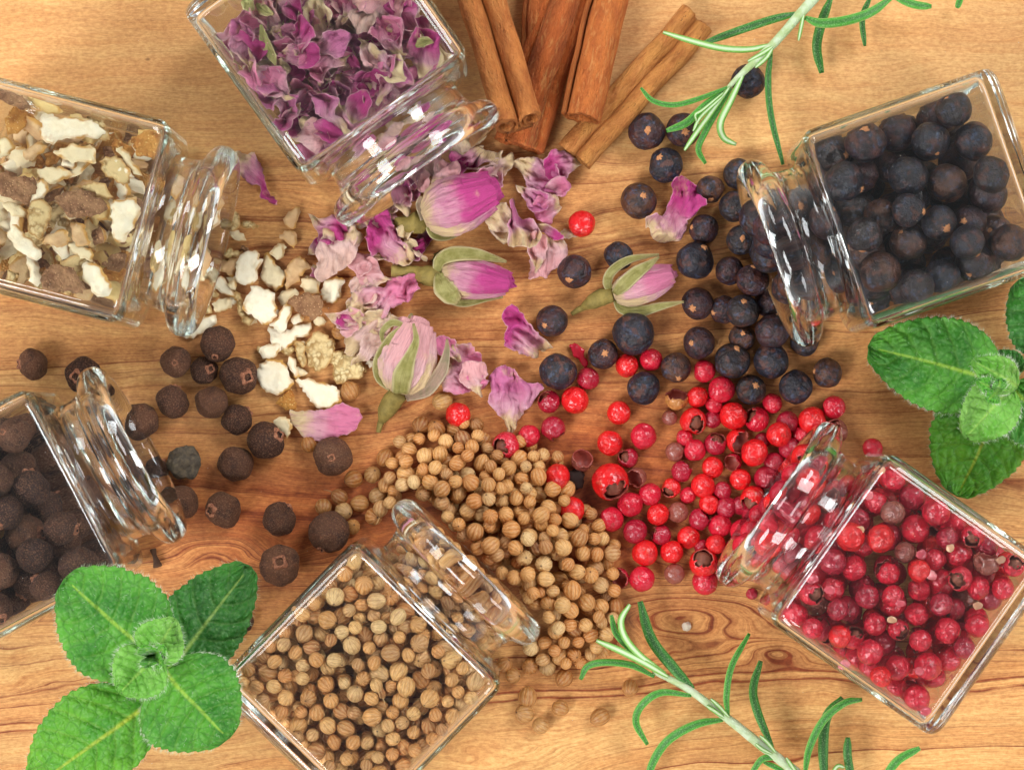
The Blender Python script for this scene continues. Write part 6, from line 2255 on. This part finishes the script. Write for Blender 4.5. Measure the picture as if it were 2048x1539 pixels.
sprig('rosemary sprig reaching from the bottom edge toward the coriander heap', [(470, 462), (580, 510), (700, 580), (900, 730), (1050, 850), (1180, 950), (1330, 1070), (1500, 1210)],
      [60, 70, 74, 76, 74, 70, 64, 60], [4, 7, 8, 9, 10, 10, 11, 11],
      [([(560, 492), (420, 410), (280, 340), (150, 285)], [78, 96, 100, 90], 6.5, 'p'),
       ([(470, 440), (330, 320), (260, 240), (235, 140)], [70, 84, 90, 96], 6, 'g'),
       ([(540, 470), (400, 370), (315, 270), (290, 170), (340, 80)], [80, 100, 108, 112, 100], 6.5, 'p'),
       ([(700, 560), (580, 430), (460, 270), (398, 62)], [72, 70, 60, 56], 10, 'd'),
       ([(480, 490), (350, 425), (200, 408), (100, 432), (60, 505)], [66, 70, 70, 62, 50], 6.5, 'g'),
       ([(690, 598), (520, 580), (410, 650), (375, 750), (440, 875)], [76, 90, 84, 66, 50], 7, 'g'),
       ([(900, 710), (890, 600), (920, 430), (1020, 245)], [80, 100, 110, 100], 6, 'g'),
       ([(870, 735), (720, 760), (560, 850), (470, 980), (440, 1110)], [76, 80, 70, 56, 44], 8, 'g'),
       ([(1150, 890), (1070, 700), (1042, 560), (1085, 400)], [74, 72, 64, 54], 8, 'd'),
       ([(1335, 1060), (1360, 900), (1440, 740), (1560, 640), (1660, 620)], [70, 100, 120, 124, 110], 7, 'g'),
       ([(1450, 1110), (1440, 900), (1460, 720), (1550, 610)], [56, 60, 60, 50], 9.5, 'd'),
       ([(1610, 1110), (1580, 950), (1580, 835)], [50, 56, 60], 8, 'd'),
       ([(1760, 1110), (1860, 970), (1990, 895)], [70, 90, 90], 8, 'g'),
       ([(1170, 950), (1090, 960), (1020, 1060)], [72, 76, 60], 6, 'g'),
       ([(1100, 975), (1180, 1010), (1260, 1070)], [60, 66, 60], 5, 'g'),
       ([(1230, 950), (1270, 1010), (1320, 1080)], [80, 84, 80], 4, 'p'),
       ([(905, 720), (850, 660), (800, 615)], [84, 92, 92], 3.5, 'p'),
       ([(880, 725), (830, 690), (775, 655)], [82, 88, 86], 4, 'p'),
       ([(1170, 920), (1120, 860), (1080, 825)], [80, 88, 90], 3.5, 'p'),
       ([(1150, 930), (1090, 900), (1055, 870)], [80, 88, 90], 3.5, 'p'),
       ([(1480, 1060), (1520, 1000), (1560, 1005)], [64, 70, 66], 4, 'p')], 1140, 1180, 2.844, '')


# ------------------------------------------------------------------ mint
def mint_leaf(root, base, tip, wl, wr, zb, zm, zt, mat, seed, cup=.10, curl=0.0, teeth=15, quilt=1.0, fuzz=0, pow_=.62, wav=.0008):
    """One leaf from base to tip (photograph pixels); wl / wr are its half widths left and right of the midrib."""
    rnd = random.Random(seed)
    nu, nv = 72, 61
    b, t = P(*base, zb), P(*tip, zt)
    ax = Vector((t.x - b.x, t.y - b.y, 0))
    L = ax.length
    ax.normalize()
    sd = Vector((-ax.y, ax.x, 0))
    V, UV, F, Q, VE = [], [], [], [], []
    for j in range(nu + 1):
        s = j / nu
        wp = math.sin(math.pi * (s * .97 + .03 * (1 - s)) ** .80) ** pow_ if 0 < s < 1 else 0.0
        if s < .06:
            wp = max(wp, .05)
        saw = 1 - abs((s * teeth) % 1.0 - .25) * (1.33 if (s * teeth) % 1 > .25 else 4)
        for i in range(nv + 1):
            c = i / nv * 2 - 1
            w = (wl if c > 0 else wr) * U * wp
            # pointed teeth slanting toward the tip
            edge = max(0, (abs(c) - .86) / .14)
            y = c * w * (1 + .055 * edge * saw + .03 * edge * nz(s * 9, c, seed))
            x = s * L + edge * .010 * L * saw
            z = zb * (1 - s) ** 2 + 2 * zm * s * (1 - s) + zt * s * s
            z += cup * abs(c) ** 1.6 * w - curl * max(0, s - .55) ** 2 * L
            ph = s * 6.2 - abs(c) * (.9 + .5 * abs(c)) + (.25 if c > 0 else 0) + .12 * nz(s * 4, c * 3, seed)
            k = abs(ph - round(ph)) * 2
            k2 = abs((abs(c) * 4.2 + .8 * nz(s * 7, c * 5, seed)) % 1.0 - .5) * 2
            mid = min(1, abs(c) * w / (.0016))
            net = min(k * 1.3, .35 + k2 * .8, 1)
            net = min(net, mid + .15)
            h = math.sqrt(max(net, 0)) * .00125 * quilt * (1 - .6 * edge)
            z += h + wav * 1.4 * nz(s * 2.6 + seed, c * 1.7, seed) + .0004 * nz(s * 9, c * 6, seed + 4) * quilt
            V.append(Vector((b.x, b.y, 0)) + ax * x + sd * y + Vector((0, 0, z)) - root.location)
            UV.append((s, c))
            Q.append(min(1, net))
            VE.append(max(0, 1 - abs(c) * w / (.00060 * (1.15 - s * .9))) if s < .93 else 0)
    m = nv + 1
    for j in range(nu):
        for i in range(nv):
            F.append((j * m + i, j * m + i + 1, (j + 1) * m + i + 1, (j + 1) * m + i))
    o = mesh_obj('leaf', V, [f[::-1] for f in F], mat, root, uv=UV, attrs={'quilt': Q, 'vein': np.clip(VE, 0, 1)})
    md = o.modifiers.new('thickness', 'SOLIDIFY')
    md.thickness = .00025
    if fuzz:                  # short downy hairs, real slivers of geometry
        hv, hf = [], []
        for _ in range(fuzz):
            j, i = rnd.randrange(4, nu - 1), (rnd.choice((0, nv)) if rnd.random() < .8 else rnd.randrange(1, nv))
            p = V[j * m + i]
            out = sd * ((i / nv * 2 - 1) * (1.0 if i in (0, nv) else .3)) + Vector((rnd.uniform(-.5, .5), rnd.uniform(-.5, .5), rnd.uniform(.2, .8))) + ax * .3
            out.normalize()
            q = p + out * rnd.uniform(.0005, .0011)
            sdw = out.cross(Vector((0, 0, 1)))
            sdw = sdw.normalized() * .000022 if sdw.length > 1e-6 else Vector((.000035, 0, 0))
            n0 = len(hv)
            hv += [p - sdw, p + sdw, q]
            hf.append((n0, n0 + 1, n0 + 2))
        mesh_obj('leaf_hair', hv, hf, M_HAIR, o)
    return o


M_HAIR = mat_plain('plant_hair', srgb(210, 220, 190), srgb(190, 206, 170), 50, .6)
p = P(308, 1310, 0)
mint = empty('mint_sprig', (p.x, p.y, 0))
tag(mint, 'fresh mint sprig between the allspice jar and the coriander jar', 'mint sprig')
tube('stem', [tuple(Vector(v) - mint.location) for v in ((p.x + .002, p.y - .006, .002), (p.x + .001, p.y - .002, .018), tuple(P(308, 1310, .041)))], [.0017, .0016, .0014], M_MSTEM, mint, 10)
mint_leaf(mint, (338, 1345), (500, 1132), 82, 74, .034, .034, .026, M_MINT_D, 2, .08, .0, 16, .9, 150)
mint_leaf(mint, (300, 1405), (68, 1572), 82, 102, .030, .034, .022, M_MINT_L, 3, .08, 0, 15, .9, 150)
mint_leaf(mint, (318, 1318), (132, 1156), 104, 102, .042, .047, .0425, M_MINT, 1, .06, 0, 15, .75, 400)
mint_leaf(mint, (330, 1340), (458, 1474), 97, 104, .042, .046, .0405, M_MINT, 4, .05, 0, 14, .75, 400)
mint_leaf(mint, (306, 1322), (350, 1238), 50, 42, .047, .053, .052, M_MINT_Y, 5, .16, 0, 9, .5, 220, .72)
mint_leaf(mint, (318, 1305), (240, 1384), 52, 54, .047, .052, .050, M_MINT_Y, 6, .16, 0, 9, .5, 220, .72)
for k, (t_, w_) in enumerate((((290, 1290), 19), ((330, 1294), 18), ((296, 1332), 17), ((326, 1326), 16))):
    o = mint_leaf(mint, (309, 1309), t_, w_, w_, .051, .060, .061, M_BUD, 20 + k, .4, 0, 5, .4, 60)
    o.name = 'bud_leaf'

p = P(1996, 775, 0)
mint2 = empty('mint_sprig', (p.x, p.y, 0))
tag(mint2, 'fresh mint sprig at the right edge between the juniper jar and the peppercorn jar', 'mint sprig')
tube('stem', [tuple(Vector(v) - mint2.location) for v in (tuple(P(2046, 890, .006)), tuple(P(2030, 835, .013)), tuple(P(2000, 775, .018)))], [.0016, .0015, .0013], M_MSTEM, mint2, 10)
mint_leaf(mint2, (2140, 690), (2040, 560), 92, 76, .012, .018, .010, M_MINT_D, 33, .08, 0, 12, .9, 120)
mint_leaf(mint2, (2004, 792), (1914, 990), 84, 106, .012, .012, .004, M_MINT_L, 32, .05, 0, 14, .9, 150)
mint_leaf(mint2, (1994, 762), (1737, 694), 88, 92, .016, .020, .010, M_MINT, 31, .08, 0, 16, .75, 400)
mint_leaf(mint2, (2040, 745), (1994, 705), 22, 26, .016, .018, .016, M_MINT_D, 37, .1, 0, 8, .7, 80)
mint_leaf(mint2, (2020, 775), (2120, 880), 62, 70, .018, .022, .014, M_MINT, 35, .1, 0, 12, 1.0, 200)
mint_leaf(mint2, (2018, 772), (1930, 874), 52, 54, .021, .026, .022, M_MINT_Y, 34, .22, 0, 11, .45, 220, .55)
mint_leaf(mint2, (2034, 772), (1944, 722), 34, 34, .023, .030, .028, M_MINT_Y, 36, .2, 0, 8, .5, 260, .75)
for k, (t_, w_) in enumerate((((1954, 762), 17), ((1974, 800), 17), ((1998, 758), 15))):
    o = mint_leaf(mint2, (1992, 782), t_, w_, w_, .025, .031, .030, M_BUD, 40 + k, .4, 0, 5, .4, 60)
    o.name = 'bud_leaf'

# prototypes out of the way
for o in HIDE:
    for c in list(o.children):
        bpy.data.objects.remove(c)
    bpy.data.objects.remove(o)
